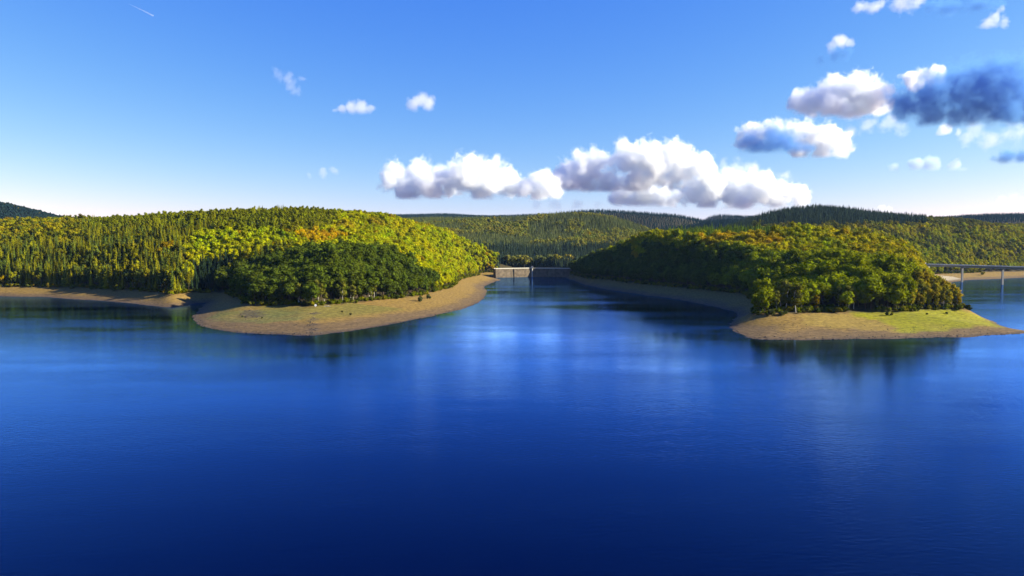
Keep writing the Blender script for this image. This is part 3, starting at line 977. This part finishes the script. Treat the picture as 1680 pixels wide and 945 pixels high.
forest(np.isin(RG, ['left', 'headland_l']), "mixed autumn wood covering the left hill")
forest(np.isin(RG, ['right', 'headland_r']), "mixed autumn wood covering the right headland and hill")
forest(RG == 'bay', "olive and gold wood on the hillside across the bridge bay")
forest(RG == 'centre', "dark conifer wood on the hills beyond the dam")
forest(RG == 'edge', "low bushy undergrowth along the edge of the woods above the bare shore", "undergrowth")
forest(RG == 'far', "distant dark woods on the far ridges")
print("TREES", N, {s: int((SPC == s).sum()) for s in set(SPC)}, 'individual', int(indiv.sum()))

# ------------------------------------------------------------------ trees behind the dam
def single_tree(sp, u, vbase, Yd, h, tint, lab, grp, wide=1.0, v=0):
    x, y, _ = at(u, vbase, Yd)
    z = float(ground_z(np.array([x]), np.array([y]))[0])
    cm, tm = PROTO[sp][v % len(PROTO[sp])]
    r = empty(sp + "_tree", (x, y, z - .2), v * 1.7)
    s = h * 1.3 / (18.4 if sp != 'spruce' else 22)
    r.scale = (s * wide, s * wide, s)
    tag(r, lab, 'tree', grp)
    for nm, me in (("crown", cm), ("trunk", tm)):
        o = bpy.data.objects.new(nm, me); COL.objects.link(o); o.parent = r
        if nm == "crown": o.color = (*tint, 1)
    return r


for k, (u, Yd, h, tn, lab) in enumerate([
    (832, 1452, 21, (.15, .145, .028), "pale green rounded tree at the left end of the row behind the dam"),
    (842, 1455, 22, (.16, .16, .03), "pale green tree just right of the left end tree behind the dam"),
    (851, 1462, 24, (.17, .165, .032), "tall pale tree topping the left group behind the dam"),
    (860, 1458, 23, (.20, .18, .022), "pale yellow-green tree right of the tallest tree behind the dam"),
    (868, 1464, 21, (.15, .14, .03), "pale olive tree closing the left group behind the dam, above the intake tower"),
    (884, 1470, 23, (.13, .14, .035), "greyish green tree right of the gap behind the dam"),
    (893, 1462, 20, (.11, .125, .03), "low grey-green tree in the right group behind the dam"),
    (901, 1472, 23, (.12, .13, .032), "grey-green tree left of the yellow tree behind the dam"),
    (913, 1460, 21, (.26, .22, .012), "bright yellow rounded tree behind the right half of the dam"),
    (922, 1466, 19, (.12, .12, .025), "olive tree right of the bright yellow one behind the dam"),
    (933, 1474, 23, (.24, .19, .02), "tall yellowish tree at the right end of the row behind the dam")]):
    single_tree('beech', u, 440, Yd, h, tn, lab, "round trees behind the dam", 1.25, k)
for k, (u, Yd, h, lab) in enumerate([(905, 1530, 32, "tall pointed spruce standing above the round trees behind the dam"), (888, 1540, 27, "shorter spruce left of the tall spruce behind the dam"), (928, 1535, 29, "spruce above the right end of the dam row")]):
    single_tree('spruce', u, 440, Yd, h, (.045, .06, .022), lab, "spruces behind the dam", 1.15, k)

# ------------------------------------------------------------------ dam
STONE = solid("dam_masonry", (0.115, 0.088, 0.06), .9, .40, .18)
CONC = solid("pale_concrete", (0.46, 0.43, 0.36), .8, .10, .3)
CONC_D = solid("bridge_concrete", (0.24, 0.235, 0.225), .85, .12, .4)
ROOF = solid("slate_roof", (0.09, 0.085, 0.09), .7, .1, 1)
STEEL = solid("railing_steel", (0.50, 0.52, 0.54), .5, .08, 1)
ZC = 17.6
dam = empty("dam", (41, 1412, 0))
tag(dam, "stone dam wall with pale crest closing the far end of the lake", 'dam')


def arc(pts, k=10):
    res = []
    p0, p1, p2 = [np.array(p) for p in pts]
    for i in range(k + 1):
        t = i / k
        res.append(p0 * (1 - t) + p1 * t)
    for i in range(1, k + 1):
        t = i / k
        res.append(p1 * (1 - t) + p2 * t + np.array([0, 6 * math.sin(t * math.pi) * .5]))
    return res


path = arc([DAM_L, DAM_T, DAM_R])


def strip(name, prof, mat, parent):
    """sweep a closed profile (offset towards the lake, height) along the dam"""
    V, Fc = [], []
    k = len(prof)
    for i, p in enumerate(path):
        a, b_ = path[max(0, i - 1)], path[min(len(path) - 1, i + 1)]
        d = (b_ - a) / np.linalg.norm(b_ - a)
        nn = np.array([d[1], -d[0]])
        for o, z in prof:
            q = p + nn * o
            V.append((q[0] - 41, q[1] - 1412, z))
    for i in range(len(path) - 1):
        for j in range(k):
            Fc.append((i * k + j, i * k + (j + 1) % k, (i + 1) * k + (j + 1) % k, (i + 1) * k + j))
    Fc += [tuple(range(k)), tuple(range((len(path) - 1) * k, len(path) * k))[::-1]]
    o = mesh_obj(name, V, Fc, mat, parent)
    bm = bmesh.new(); bm.from_mesh(o.data); bmesh.ops.recalc_face_normals(bm, faces=bm.faces); bm.to_mesh(o.data); bm.free()
    return o


strip("wall", [(2.8, -10), (1.2, ZC - .6), (-6, ZC - .6), (-14, -10)], STONE, dam)
strip("roadway", [(1.5, ZC - .6), (1.5, ZC), (-6.3, ZC), (-6.3, ZC - .6)], CONC_D, dam)
strip("parapet", [(1.7, ZC - .3), (1.7, ZC + 1.3), (1.1, ZC + 1.3), (1.1, ZC - .3)], CONC, dam)
strip("parapet", [(-5.9, ZC), (-5.9, ZC + 1.2), (-6.4, ZC + 1.2), (-6.4, ZC)], CONC, dam)
tower = MB().tube((0, -3.4, -8), (0, -3.4, ZC + .2), 1.7, 1.5, 12).build("intake_tower", CONC, dam)
MB().box((0, -3.2, ZC + 1.9), (4.6, 4.6, 3.3)).build("gatehouse", CONC, tower)
mb = MB(); mb.add([(-2.7, -5.9, ZC + 3.55), (2.7, -5.9, ZC + 3.55), (2.7, -.5, ZC + 3.55), (-2.7, -.5, ZC + 3.55), (0, -3.2, ZC + 5.2)], [(3, 2, 1, 0), (0, 1, 4), (1, 2, 4), (2, 3, 4), (3, 0, 4)])
mb.build("roof", ROOF, tower)
for k in (-34, 36, 70):
    q = min(path, key=lambda p: abs(p[0] - 41 - k))
    MB().box((q[0] - 41, q[1] - 1412 - 2.2, 4), (1.6, 2.0, 25)).build("buttress", STONE, dam)

def hit(u, v):
    d = ray(u, v)
    t_ = np.arange(300, 1700, 1.5) / d[1]
    zz = ground_z(d[0] * t_, d[1] * t_)
    k = np.argmax((HC + d[2] * t_ < zz) | (HC + d[2] * t_ < .2))
    return float(d[0] * t_[k]), float(d[1] * t_[k]), float(zz[k])


# ------------------------------------------------------------------ road bridge across the bay
BX, BY = 767.0, 1178.0
dirb = Vector((10, -83, 0)).normalized()
nb = Vector((-dirb.y, dirb.x, 0))
SPAN = 83.6
br = empty("road_bridge", (BX, BY, 0), math.atan2(dirb.y, dirb.x))
tag(br, "long grey road bridge on slim piers crossing the bay at the right", 'bridge')
L0, L1 = -SPAN - 6, SPAN * 3.75
ZD = 28.6
mid, ln = (L0 + L1) / 2, L1 - L0
MB().box((mid, 0, ZD), (ln, 11.5, .55)).build("deck", CONC, br)
g = MB()
for s in (-2.6, 2.6):
    g.box((mid, s, ZD - 1.85), (ln - 1, 1.5, 3.1))
g.build("girder", CONC_D, br)
for s in (-1, 1):
    r_ = MB()
    r_.box((mid, s * 5.5, ZD + 1.35), (ln, .16, .16)); r_.box((mid, s * 5.5, ZD + .85), (ln, .08, .1))
    for k in range(int(ln / 2.5)):
        r_.box((L0 + 1 + k * 2.5, s * 5.5, ZD + .8), (.1, .1, 1.05))
    r_.build("railing", STEEL, br)
    MB().box((mid, s * 5.95, ZD + .1), (ln, .4, .9)).build("edge_beam", CONC, br)
for k in range(0, 4):
    p = MB(); p.box((k * SPAN, 0, 9), (1.7, 3.0, 32.2)); p.box((k * SPAN, 0, ZD - 3.75), (2.2, 7.4, .75))
    p.build("pier", CONC_D, br)
MB().box((-SPAN - 5, 0, ZD - 8), (7, 12.5, 15.5)).build("abutment", CONC, br)
MB().box((mid, 0, ZD + .29), (ln, 8.0, .05)).build("roadway", ROOF, br)

# white notice board at the far end of the bridge
e = Vector((BX, BY, 0)) + dirb * (-SPAN - 3)
sb = empty("notice_board", (e.x - 3.5, e.y - 3, ZD + .25))
tag(sb, "small white board on two posts at the far end of the bridge", 'sign')
WHITE = solid("white_paint", (.80, .80, .78), .5, .04, 2)
RUST = solid("rusty_steel", (.22, .075, .05), .8, .2, 3)
MB().box((0, 0, 2.3), (2.6, .12, 2.0)).build("board", WHITE, sb)
for s in (-1, 1):
    MB().tube((s * 1.0, .12, 0), (s * 1.0, .12, 3.3), .07, .07, 6).build("post", STEEL, sb)

# white diamond marker at the top of the shore on the left headland
sx_, sy_, sz_ = hit(517.8, 506)
mk = empty("shore_marker", (sx_, sy_, sz_), R(6))
tag(mk, "white board on a reddish post below the trees of the left headland", 'sign')
MB().tube((0, 0, -.5), (0, 0, 1.6), .12, .11, 8).build("post", RUST, mk)
s = .95
MB().add([(x_ * s, y_, 2.35 + z_ * s) for y_ in (-.06, .06) for x_, z_ in ((-.35, -1), (.35, -1), (1, -.3), (1, .3), (.35, 1), (-.35, 1), (-1, .3), (-1, -.3))],
         [tuple(range(8)), tuple(range(8, 16))[::-1]] + [(k, 8 + k, 8 + (k + 1) % 8, (k + 1) % 8) for k in range(8)]).build("board", WHITE, mk)

# ------------------------------------------------------------------ shrubs
def shrub_mesh(seed, R0=1.6, H=2.2):
    V, Fc, lb = broadleaf(seed, H, R0, .1, 6, 170, .32)
    return raw_mesh("shrub", V, Fc, LEAF_OBJ)


SHR = [shrub_mesh(700 + k) for k in range(4)]
shr_list = [  # photo x, y, level, size, tint, label
    (1455, 517.5, 8.5, 1.1, (.03, .045, .01), "dark low shrub nearest the trees on the grassy right headland"), (1463, 517, 8.7, .9, (.13, .12, .01), "small yellowish shrub right beside the dark shrub on the right headland"),
    (1520, 517, 8.3, .75, (.06, .07, .012), "small green shrub midway along the grass flat of the right headland"), (1553, 516, 8.0, .8, (.035, .05, .012), "lone dark tuft towards the tip of the grass flat"),
    (1575, 508, 9.0, 1.6, (.12, .10, .012), "olive shrub at the seaward end of the right headland trees"), (1566, 505, 9.3, 1.5, (.11, .105, .012), "rounded olive shrub tucked under the last birch of the right headland"),
    (1265, 518, 9.3, 1.9, (.09, .10, .025), "greyish shrub at the shaded corner of the right headland"), (1282, 519, 9.2, 1.5, (.075, .085, .02), "grey-green shrub right of the corner shrub on the right headland"),
    (690, 495, 9.4, 2.2, (.055, .065, .022), "grey-green shrub beside the tan bank at the left headland"), (703, 490, 9.4, 2.0, (.05, .06, .022), "dark rounded shrub on the right end of the left headland edge"),
    (398, 521, 6.0, .7, (.05, .06, .02), "small grey-green shrub alone on the left headland flat"), (430, 523, 6.0, .6, (.05, .055, .02), "tiny shrub by the dark stones of the left headland"),
    (575, 517, 7.0, .8, (.06, .055, .018), "small olive shrub on the bare slope below the yellow birch"), (562, 513, 7.6, .7, (.06, .05, .016), "brownish shrub on the bare slope left of the yellow birch"),
    (20, 471, 9.4, 2.0, (.14, .12, .01), "yellowish shrub on the left bank near the picture edge"), (45, 472, 9.4, 1.8, (.08, .09, .012), "green shrub beside the yellowish one on the left bank"),
    (78, 472, 9.4, 2.3, (.17, .13, .01), "broad golden shrub below the spruces of the left bank"), (118, 474, 9.4, 1.8, (.09, .10, .012), "light green shrub right of the golden shrub on the left bank"),
    (150, 476, 9.4, 2.0, (.07, .085, .014), "mid green shrub halfway along the left bank"), (186, 479, 9.4, 1.8, (.075, .085, .02), "grey-green shrub on the left bank before the cove"),
    (1340, 512, 9.3, 1.8, (.17, .11, .01), "golden shrub under the oaks of the right headland"), (1447, 508, 9.3, 1.5, (.13, .11, .012), "yellow-olive shrub at the oak edge above the grass flat"),
    (1612, 452, 9.6, 3.2, (.26, .22, .008), "bright yellow bush on the far bank below the bridge"), ]
for k, (u, v, lev, s, tn, lab) in enumerate(shr_list):
    x, y, z = hit(u, v)
    o = bpy.data.objects.new("shrub", SHR[k % 4]); COL.objects.link(o)
    o.location = (x, y, z - .1); o.scale = (s, s, s); o.rotation_euler = (0, 0, k * 1.3)
    o.color = (*tn, 1)
    tag(o, lab, 'shrub', "shrubs along the shore")

# ------------------------------------------------------------------ stones and a fallen trunk
ROCK = solid("dark_stone", (0.05, 0.041, 0.035), .9, .35, 1.2)
rv, rf = [], []
rr = np.random.default_rng(5)
pts = []
for k in range(120):
    v = rr.uniform(512, 551); u = 514 - (v - 520) * .16 + rr.normal() * (2.5 + (v - 512) * .09)
    pts.append((u, v, rr.uniform(.2, .6)))
for k in range(26):
    a_, q_ = rr.uniform(0, 6.28), math.sqrt(rr.random())
    pts.append((412 + 20 * q_ * math.cos(a_), 514 + 7 * q_ * math.sin(a_), rr.uniform(.3, .8)))
for k in range(160):
    pts.append((rr.uniform(330, 700), rr.uniform(520, 549), rr.uniform(.15, .4)))
for k in range(240):
    pts.append((rr.uniform(1240, 1640), rr.uniform(535, 557), rr.uniform(.15, .42)))
for u, v, s in pts:
    x, y = gp(u, v, max(.3, (552 - v) / 50 * 8))
    dz = shore_dist(np.array([x]), np.array([y]))[0]
    if dz < -1: continue
    z = float(ground_z(np.array([x]), np.array([y]))[0])
    vv = ICO1[0] * rr.uniform(.7, 1.3, (len(ICO1[0]), 1)) * np.array([s * rr.uniform(.8, 1.5), s, s * .6]) + np.array([x, y, z + s * .1])
    n0 = len(rv); rv += list(vv); rf += [tuple(i + n0 for i in f) for f in ICO1[1]]
shl = [gp(u, v) for u, v in shore_px_a[11:27]] + [None] + [gp(u, v) for u, v in shore_px_b[9:]]
for q_, w_ in zip(shl[:-1], shl[1:]):
    if q_ is None or w_ is None: continue
    for k in range(34):
        f_ = rr.random()
        x, y = q_[0] + (w_[0] - q_[0]) * f_, q_[1] + (w_[1] - q_[1]) * f_ + abs(rr.normal()) * 5
        s = rr.uniform(.15, .55)
        z = float(ground_z(np.array([x]), np.array([y]))[0])
        if z < -.4: continue
        vv = ICO1[0] * rr.uniform(.7, 1.3, (len(ICO1[0]), 1)) * np.array([s * rr.uniform(.8, 1.6), s, s * .6]) + np.array([x, y, z + s * .1])
        n0 = len(rv); rv += list(vv); rf += [tuple(i + n0 for i in f) for f in ICO1[1]]
o = mesh_obj("rubble", rv, rf, ROCK)
tag(o, "dark stones strewn over the bare shores of both headlands", 'stones', kind='stuff')

x, y, z = hit(536, 503.5)
lg = MB(); lg.tube((-2.6, 0, .3), (0, .4, .55), .22, .3, 8); lg.tube((0, .4, .55), (3.0, .2, .35), .3, .18, 8); lg.tube((.6, .4, .6), (1.4, 1.2, 1.3), .12, .05, 6)
o = lg.build("fallen_trunk", BIRCH_BARK); o.location = (x, y, z)
tag(o, "pale fallen trunk lying below the birches on the left headland", 'log')

# ------------------------------------------------------------------ clouds
def plain_volume(name, col, dens):
    m, n, l = new_mat(name)
    vs = n.new('ShaderNodeVolumePrincipled')
    vs.inputs['Color'].default_value = (*col, 1)
    vs.inputs['Density'].default_value = dens
    out = n.new('ShaderNodeOutputMaterial')
    l.new(vs.outputs[0], out.inputs['Volume'])
    return m


CW, CT_, CVT = ((.965, .985, 1), .017, 1.0), ((1, 1, 1), .006, 1.0), ((1, 1, 1), .0026, 1.2)
CG, CSHADE = ((.70, .82, 1), .012, .9), ((.17, .40, .78), .012, 1.15)  # dark clouds: shade from other clouds put into the blue vapour colour


def cloud(D, blobs, mat, lab, seed, flat=None, amp=1.0, grow=1.2):
    """blobs: photo x, y, radius in photo pixels; a closed hull filled with billowing vapour"""
    rg_ = np.random.default_rng(seed)
    px = D / F
    cen = []
    for u, v, r in blobs:
        x, y, z = at(u, v, D)
        r *= px * grow
        cen.append((np.array([x, y + rg_.uniform(-.6, .6) * r, z]), r))
    ctr = np.mean([c_ for c_, _ in cen], axis=0)
    V, Fc = [], []
    for c_, r in cen:
        n0 = len(V); V += list(ICO2[0] * (r * 1.25 + 9 * px * amp) + c_ - ctr); Fc += [tuple(i + n0 for i in f) for f in ICO2[1]]
    V = np.array(V)
    zf = -1e5
    if flat is not None:
        zf = at(840, flat, D)[2] - ctr[2]
        V[:, 2] = np.maximum(V[:, 2], zf - 6 * px)
    me = bpy.data.meshes.new("cloud_raw")
    me.from_pydata([tuple(v) for v in V], [], Fc)
    o = bpy.data.objects.new("cloud", me); COL.objects.link(o)
    rm = o.modifiers.new("union", 'REMESH'); rm.mode = 'VOXEL'; rm.voxel_size = np.ptp(V[:, 0]) / 36
    dg = bpy.context.evaluated_depsgraph_get()
    me2 = bpy.data.meshes.new_from_object(o.evaluated_get(dg))
    o.modifiers.clear(); o.data = me2
    me2.name = "cloud"
    col, dens, rag = mat
    m, n, l = new_mat("cloud_vapour")
    tc = n.new('ShaderNodeTexCoord')
    w0 = n.new('ShaderNodeMapping'); w0.inputs['Location'].default_value = (seed * 5.3, 0, seed * 2.9); w0.inputs['Scale'].default_value = (1 / (34 * px),) * 3
    wz = n.new('ShaderNodeTexNoise'); wz.inputs['Scale'].default_value = 1; wz.inputs['Detail'].default_value = 2.5
    wc = n.new('ShaderNodeVectorMath'); wc.operation = 'SUBTRACT'; wc.inputs[1].default_value = (.5, .5, .5)
    ws = n.new('ShaderNodeVectorMath'); ws.operation = 'SCALE'; ws.inputs['Scale'].default_value = 42 * px * amp
    wa = n.new('ShaderNodeVectorMath'); wa.operation = 'ADD'
    l.new(tc.outputs['Object'], w0.inputs['Vector']); l.new(w0.outputs[0], wz.inputs['Vector']); l.new(wz.outputs['Color'], wc.inputs[0])
    l.new(wc.outputs[0], ws.inputs[0]); l.new(ws.outputs[0], wa.inputs[0]); l.new(tc.outputs['Object'], wa.inputs[1])
    acc = None
    for c_, r in cen:
        d = n.new('ShaderNodeVectorMath'); d.operation = 'DISTANCE'; d.inputs[1].default_value = tuple(c_ - ctr)
        f_ = n.new('ShaderNodeMath'); f_.operation = 'MULTIPLY_ADD'; f_.inputs[1].default_value = -1 / r; f_.inputs[2].default_value = 1
        l.new(wa.outputs[0], d.inputs[0]); l.new(d.outputs['Value'], f_.inputs[0])
        if acc is None: acc = f_
        else:
            x_ = n.new('ShaderNodeMath'); x_.operation = 'MAXIMUM'
            l.new(acc.outputs[0], x_.inputs[0]); l.new(f_.outputs[0], x_.inputs[1]); acc = x_
    mpn = n.new('ShaderNodeMapping'); mpn.inputs['Location'].default_value = (seed * 3.1, seed * 1.7, 0); mpn.inputs['Scale'].default_value = (1 / (19 * px),) * 3
    nz = n.new('ShaderNodeTexNoise'); nz.inputs['Scale'].default_value = 1; nz.inputs['Detail'].default_value = 7; nz.inputs['Roughness'].default_value = .70
    l.new(tc.outputs['Object'], mpn.inputs['Vector']); l.new(mpn.outputs[0], nz.inputs['Vector'])
    na = n.new('ShaderNodeMath'); na.operation = 'MULTIPLY_ADD'; na.inputs[1].default_value = 2.3 * rag * (.6 + .4 * amp); na.inputs[2].default_value = -1.15 * rag * (.6 + .4 * amp)
    l.new(nz.outputs['Fac'], na.inputs[0])
    su = n.new('ShaderNodeMath'); su.operation = 'ADD'
    l.new(acc.outputs[0], su.inputs[0]); l.new(na.outputs[0], su.inputs[1])
    mr = n.new('ShaderNodeMapRange'); mr.interpolation_type = 'SMOOTHSTEP'
    mr.inputs['From Min'].default_value = -.02; mr.inputs['From Max'].default_value = .52 if rag <= 1 else .8; mr.inputs['To Min'].default_value = 0; mr.inputs['To Max'].default_value = dens
    l.new(su.outputs[0], mr.inputs['Value'])
    dn = mr
    if flat is not None:
        sz = n.new('ShaderNodeSeparateXYZ'); l.new(tc.outputs['Object'], sz.inputs[0])
        fz = n.new('ShaderNodeMapRange'); fz.interpolation_type = 'SMOOTHSTEP'
        fz.inputs['From Min'].default_value = zf - 5 * px; fz.inputs['From Max'].default_value = zf + 8 * px
        l.new(sz.outputs['Z'], fz.inputs['Value'])
        pm = n.new('ShaderNodeMath'); pm.operation = 'MULTIPLY'
        l.new(mr.outputs[0], pm.inputs[0]); l.new(fz.outputs[0], pm.inputs[1]); dn = pm
    vs = n.new('ShaderNodeVolumePrincipled'); vs.inputs['Color'].default_value = (*col, 1); vs.inputs['Anisotropy'].default_value = .1
    l.new(dn.outputs[0], vs.inputs['Density'])
    out = n.new('ShaderNodeOutputMaterial'); l.new(vs.outputs[0], out.inputs['Volume'])
    me2.materials.clear(); me2.materials.append(m)
    o.location = ctr
    tag(o, lab, 'cloud', "fair weather clouds")
    return o


cloud(8200, [(650, 283, 20), (682, 285, 22), (705, 303, 24), (738, 292, 26), (770, 288, 29), (805, 292, 26), (835, 300, 22), (858, 308, 18), (885, 298, 18), (905, 310, 18), (880, 320, 16), (668, 312, 20), (715, 318, 18), (790, 318, 18), (640, 300, 14)], CW,
      "long white cumulus bank low above the left end of the far hills", 1, flat=325)
cloud(8800, [(935, 283, 22), (960, 275, 25), (985, 268, 20), (910, 298, 18), (960, 305, 22), (1000, 300, 22), (1030, 262, 26), (1060, 258, 24), (1090, 255, 22), (1118, 265, 24), (1145, 275, 22), (930, 312, 22), (985, 315, 20), (1045, 300, 26), (1075, 283, 24), (1110, 288, 20), (1160, 282, 16)], CW,
      "big double-topped cumulus in the middle of the cloud bank", 2, flat=312)
cloud(9300, [(1020, 318, 18), (1050, 320, 20), (1085, 322, 20), (1105, 328, 14)], CW, "low bright cloud tucked under the double-topped cumulus", 3, flat=338)
cloud(9000, [(1140, 310, 22), (1170, 305, 24), (1205, 308, 27), (1240, 310, 27), (1275, 318, 22), (1310, 322, 14), (1160, 330, 16), (1220, 330, 20)], CW, "wide bright cumulus low above the hill at centre right", 4, flat=342)
cloud(7400, [(1218, 228, 13), (1240, 220, 17), (1270, 215, 18), (1300, 222, 20), (1330, 222, 22), (1360, 232, 22), (1380, 245, 14), (1310, 250, 18), (1340, 256, 16)], CW, "lumpy cloud with bright right shoulder under the tall white cumulus", 5, flat=258)
cloud(6600, [(1235, 238, 22), (1262, 232, 26), (1290, 238, 24), (1315, 248, 16)], CSHADE, "slate blue cloud in front of the lumpy bright one", 6, flat=250, amp=.8)
cloud(7800, [(1312, 168, 17), (1340, 165, 22), (1372, 152, 26), (1400, 150, 26), (1430, 160, 26), (1450, 175, 16), (1360, 180, 20), (1405, 182, 20)], CW, "tall white cumulus at the upper right of the cloud bank", 7, flat=190)
cloud(7600, [(1492, 133, 13), (1512, 126, 16), (1535, 126, 14)], CW, "white puff on top of the large dark blue cloud", 8)
cloud(6000, [(1490, 168, 26), (1525, 160, 32), (1565, 152, 38), (1610, 146, 42), (1655, 148, 44), (1705, 155, 42), (1540, 180, 24), (1590, 184, 26), (1640, 188, 24), (1625, 120, 24), (1670, 116, 26)], CSHADE, "large dark blue cloud cut by the right edge of the sky", 9, flat=203, amp=.9, grow=1.3)
cloud(7500, [(1470, 277, 9), (1500, 272, 12), (1530, 270, 13), (1560, 276, 11), (1582, 280, 6)], CG, "flat grey cloud with white top above the right ridge", 10, flat=278, amp=.5)
cloud(7300, [(1625, 263, 9), (1650, 258, 14), (1680, 255, 16), (1705, 258, 14)], CSHADE, "small dark cloud at the right edge below the large dark one", 11, flat=268, amp=.5)
cloud(7700, [(1540, 215, 9), (1555, 212, 9), (1568, 220, 6)], CT_, "small ragged white cloud below the large dark one", 12, amp=.6)
cloud(6800, [(560, 180, 9), (575, 176, 11), (592, 176, 11), (608, 182, 7), (550, 184, 5)], CT_, "small flat white puff left of the round puff in the clear sky", 13, flat=185, amp=.5)
cloud(6800, [(675, 171, 11), (688, 165, 14), (702, 170, 12)], CT_, "round white puff alone in the clear middle sky", 14, flat=180, amp=.5)
cloud(6600, [(455, 121, 9), (470, 127, 8), (480, 140, 8), (487, 150, 9), (495, 132, 6)], CVT, "thin wispy cloud fraying downward in the left half of the sky", 15, amp=.7)
cloud(6600, [(1365, 78, 9), (1378, 70, 11), (1388, 72, 7)], CT_, "little white tuft above the tall white cumulus", 16, amp=.5)
cloud(6500, [(1345, 95, 8), (1370, 91, 11), (1392, 88, 9)], CSHADE, "small blue shadowed cloud just below the little white tuft", 17, amp=.5)
cloud(6400, [(1412, 12, 12), (1432, 14, 12), (1480, 8, 14), (1500, 2, 12), (1455, 0, 10)], CT_, "pale torn cloud at the top edge, right of centre", 18, amp=.8)
cloud(6300, [(1530, 12, 14), (1565, 14, 16), (1600, 10, 16), (1630, 4, 12)], CSHADE, "dark blue streak of cloud at the top right", 19, flat=20, amp=.7)
cloud(6350, [(1615, 38, 8), (1630, 30, 10), (1645, 36, 9), (1642, 18, 7)], CT_, "pale tuft under the dark streak at the top right", 20, amp=.7)
cloud(9500, [(505, 287, 5), (530, 284, 8), (548, 279, 7)], CVT, "very faint wisp left of the long cumulus bank", 21, amp=.4)
cloud(9500, [(1445, 343, 6), (1456, 345, 7)], CT_, "tiny white cloud peeping over the right ridge", 22, amp=.3)
cloud(9500, [(1555, 350, 6), (1567, 350, 6)], CT_, "tiny cloud low over the ridge near the right edge", 23, amp=.3)
cloud(9500, [(1640, 326, 7), (1660, 324, 8), (1678, 328, 7)], CVT, "pale cloud low in the sky at the right edge", 24, amp=.4)
cloud(9500, [(85, 350, 8), (98, 352, 6)], CT_, "small white cloud beside the dark hill at the far left", 25, amp=.3)

cloud(9100, [(1165, 278, 12), (1190, 282, 14), (1215, 276, 13), (1240, 280, 12), (1290, 290, 11)], CVT, "thin veil of cloud joining the wide low cumulus to the lumpy one above", 26, amp=.9)
cloud(7900, [(1395, 215, 12), (1420, 205, 14), (1450, 205, 13), (1480, 215, 12)], CVT, "thin torn veil between the tall white cumulus and the dark blue cloud", 27, amp=.9)
cloud(7300, [(1600, 215, 14), (1635, 225, 16), (1665, 215, 16), (1580, 228, 10)], CVT, "pale veil of cloud hanging under the large dark blue cloud", 28, amp=.9)
cloud(8900, [(880, 334, 9), (910, 336, 10), (945, 338, 10), (980, 336, 9)], CVT, "thin cloud strip under the gap of the cumulus bank", 29, amp=.6)
a, b_ = at(211, 6, 14000), at(252, 26, 14400)
c1 = MB().tube(a, ((a[0] + b_[0]) / 2, (a[1] + b_[1]) / 2, (a[2] + b_[2]) / 2), 6, 13, 10)
c1.tube(((a[0] + b_[0]) / 2, (a[1] + b_[1]) / 2, (a[2] + b_[2]) / 2), b_, 13, 20, 10)
o = c1.build("contrail", plain_volume("contrail_ice", (1, 1, 1), .005))
tag(o, "short thin white contrail at the top left of the sky", 'contrail')

# ------------------------------------------------------------------ haze
m, n, l = new_mat("haze_air")
vs = n.new('ShaderNodeVolumePrincipled')
vs.inputs['Color'].default_value = (.34, .58, 1.0, 1)
vs.inputs['Density'].default_value = 1.3e-5
vs.inputs['Anisotropy'].default_value = .2
out = n.new('ShaderNodeOutputMaterial')
l.new(vs.outputs[0], out.inputs['Volume'])
hz = MB().box((0, 2450, 195), (10800, 8400, 430)).build("haze", m)
tag(hz, "thin blue air over the lake and hills", kind='stuff')
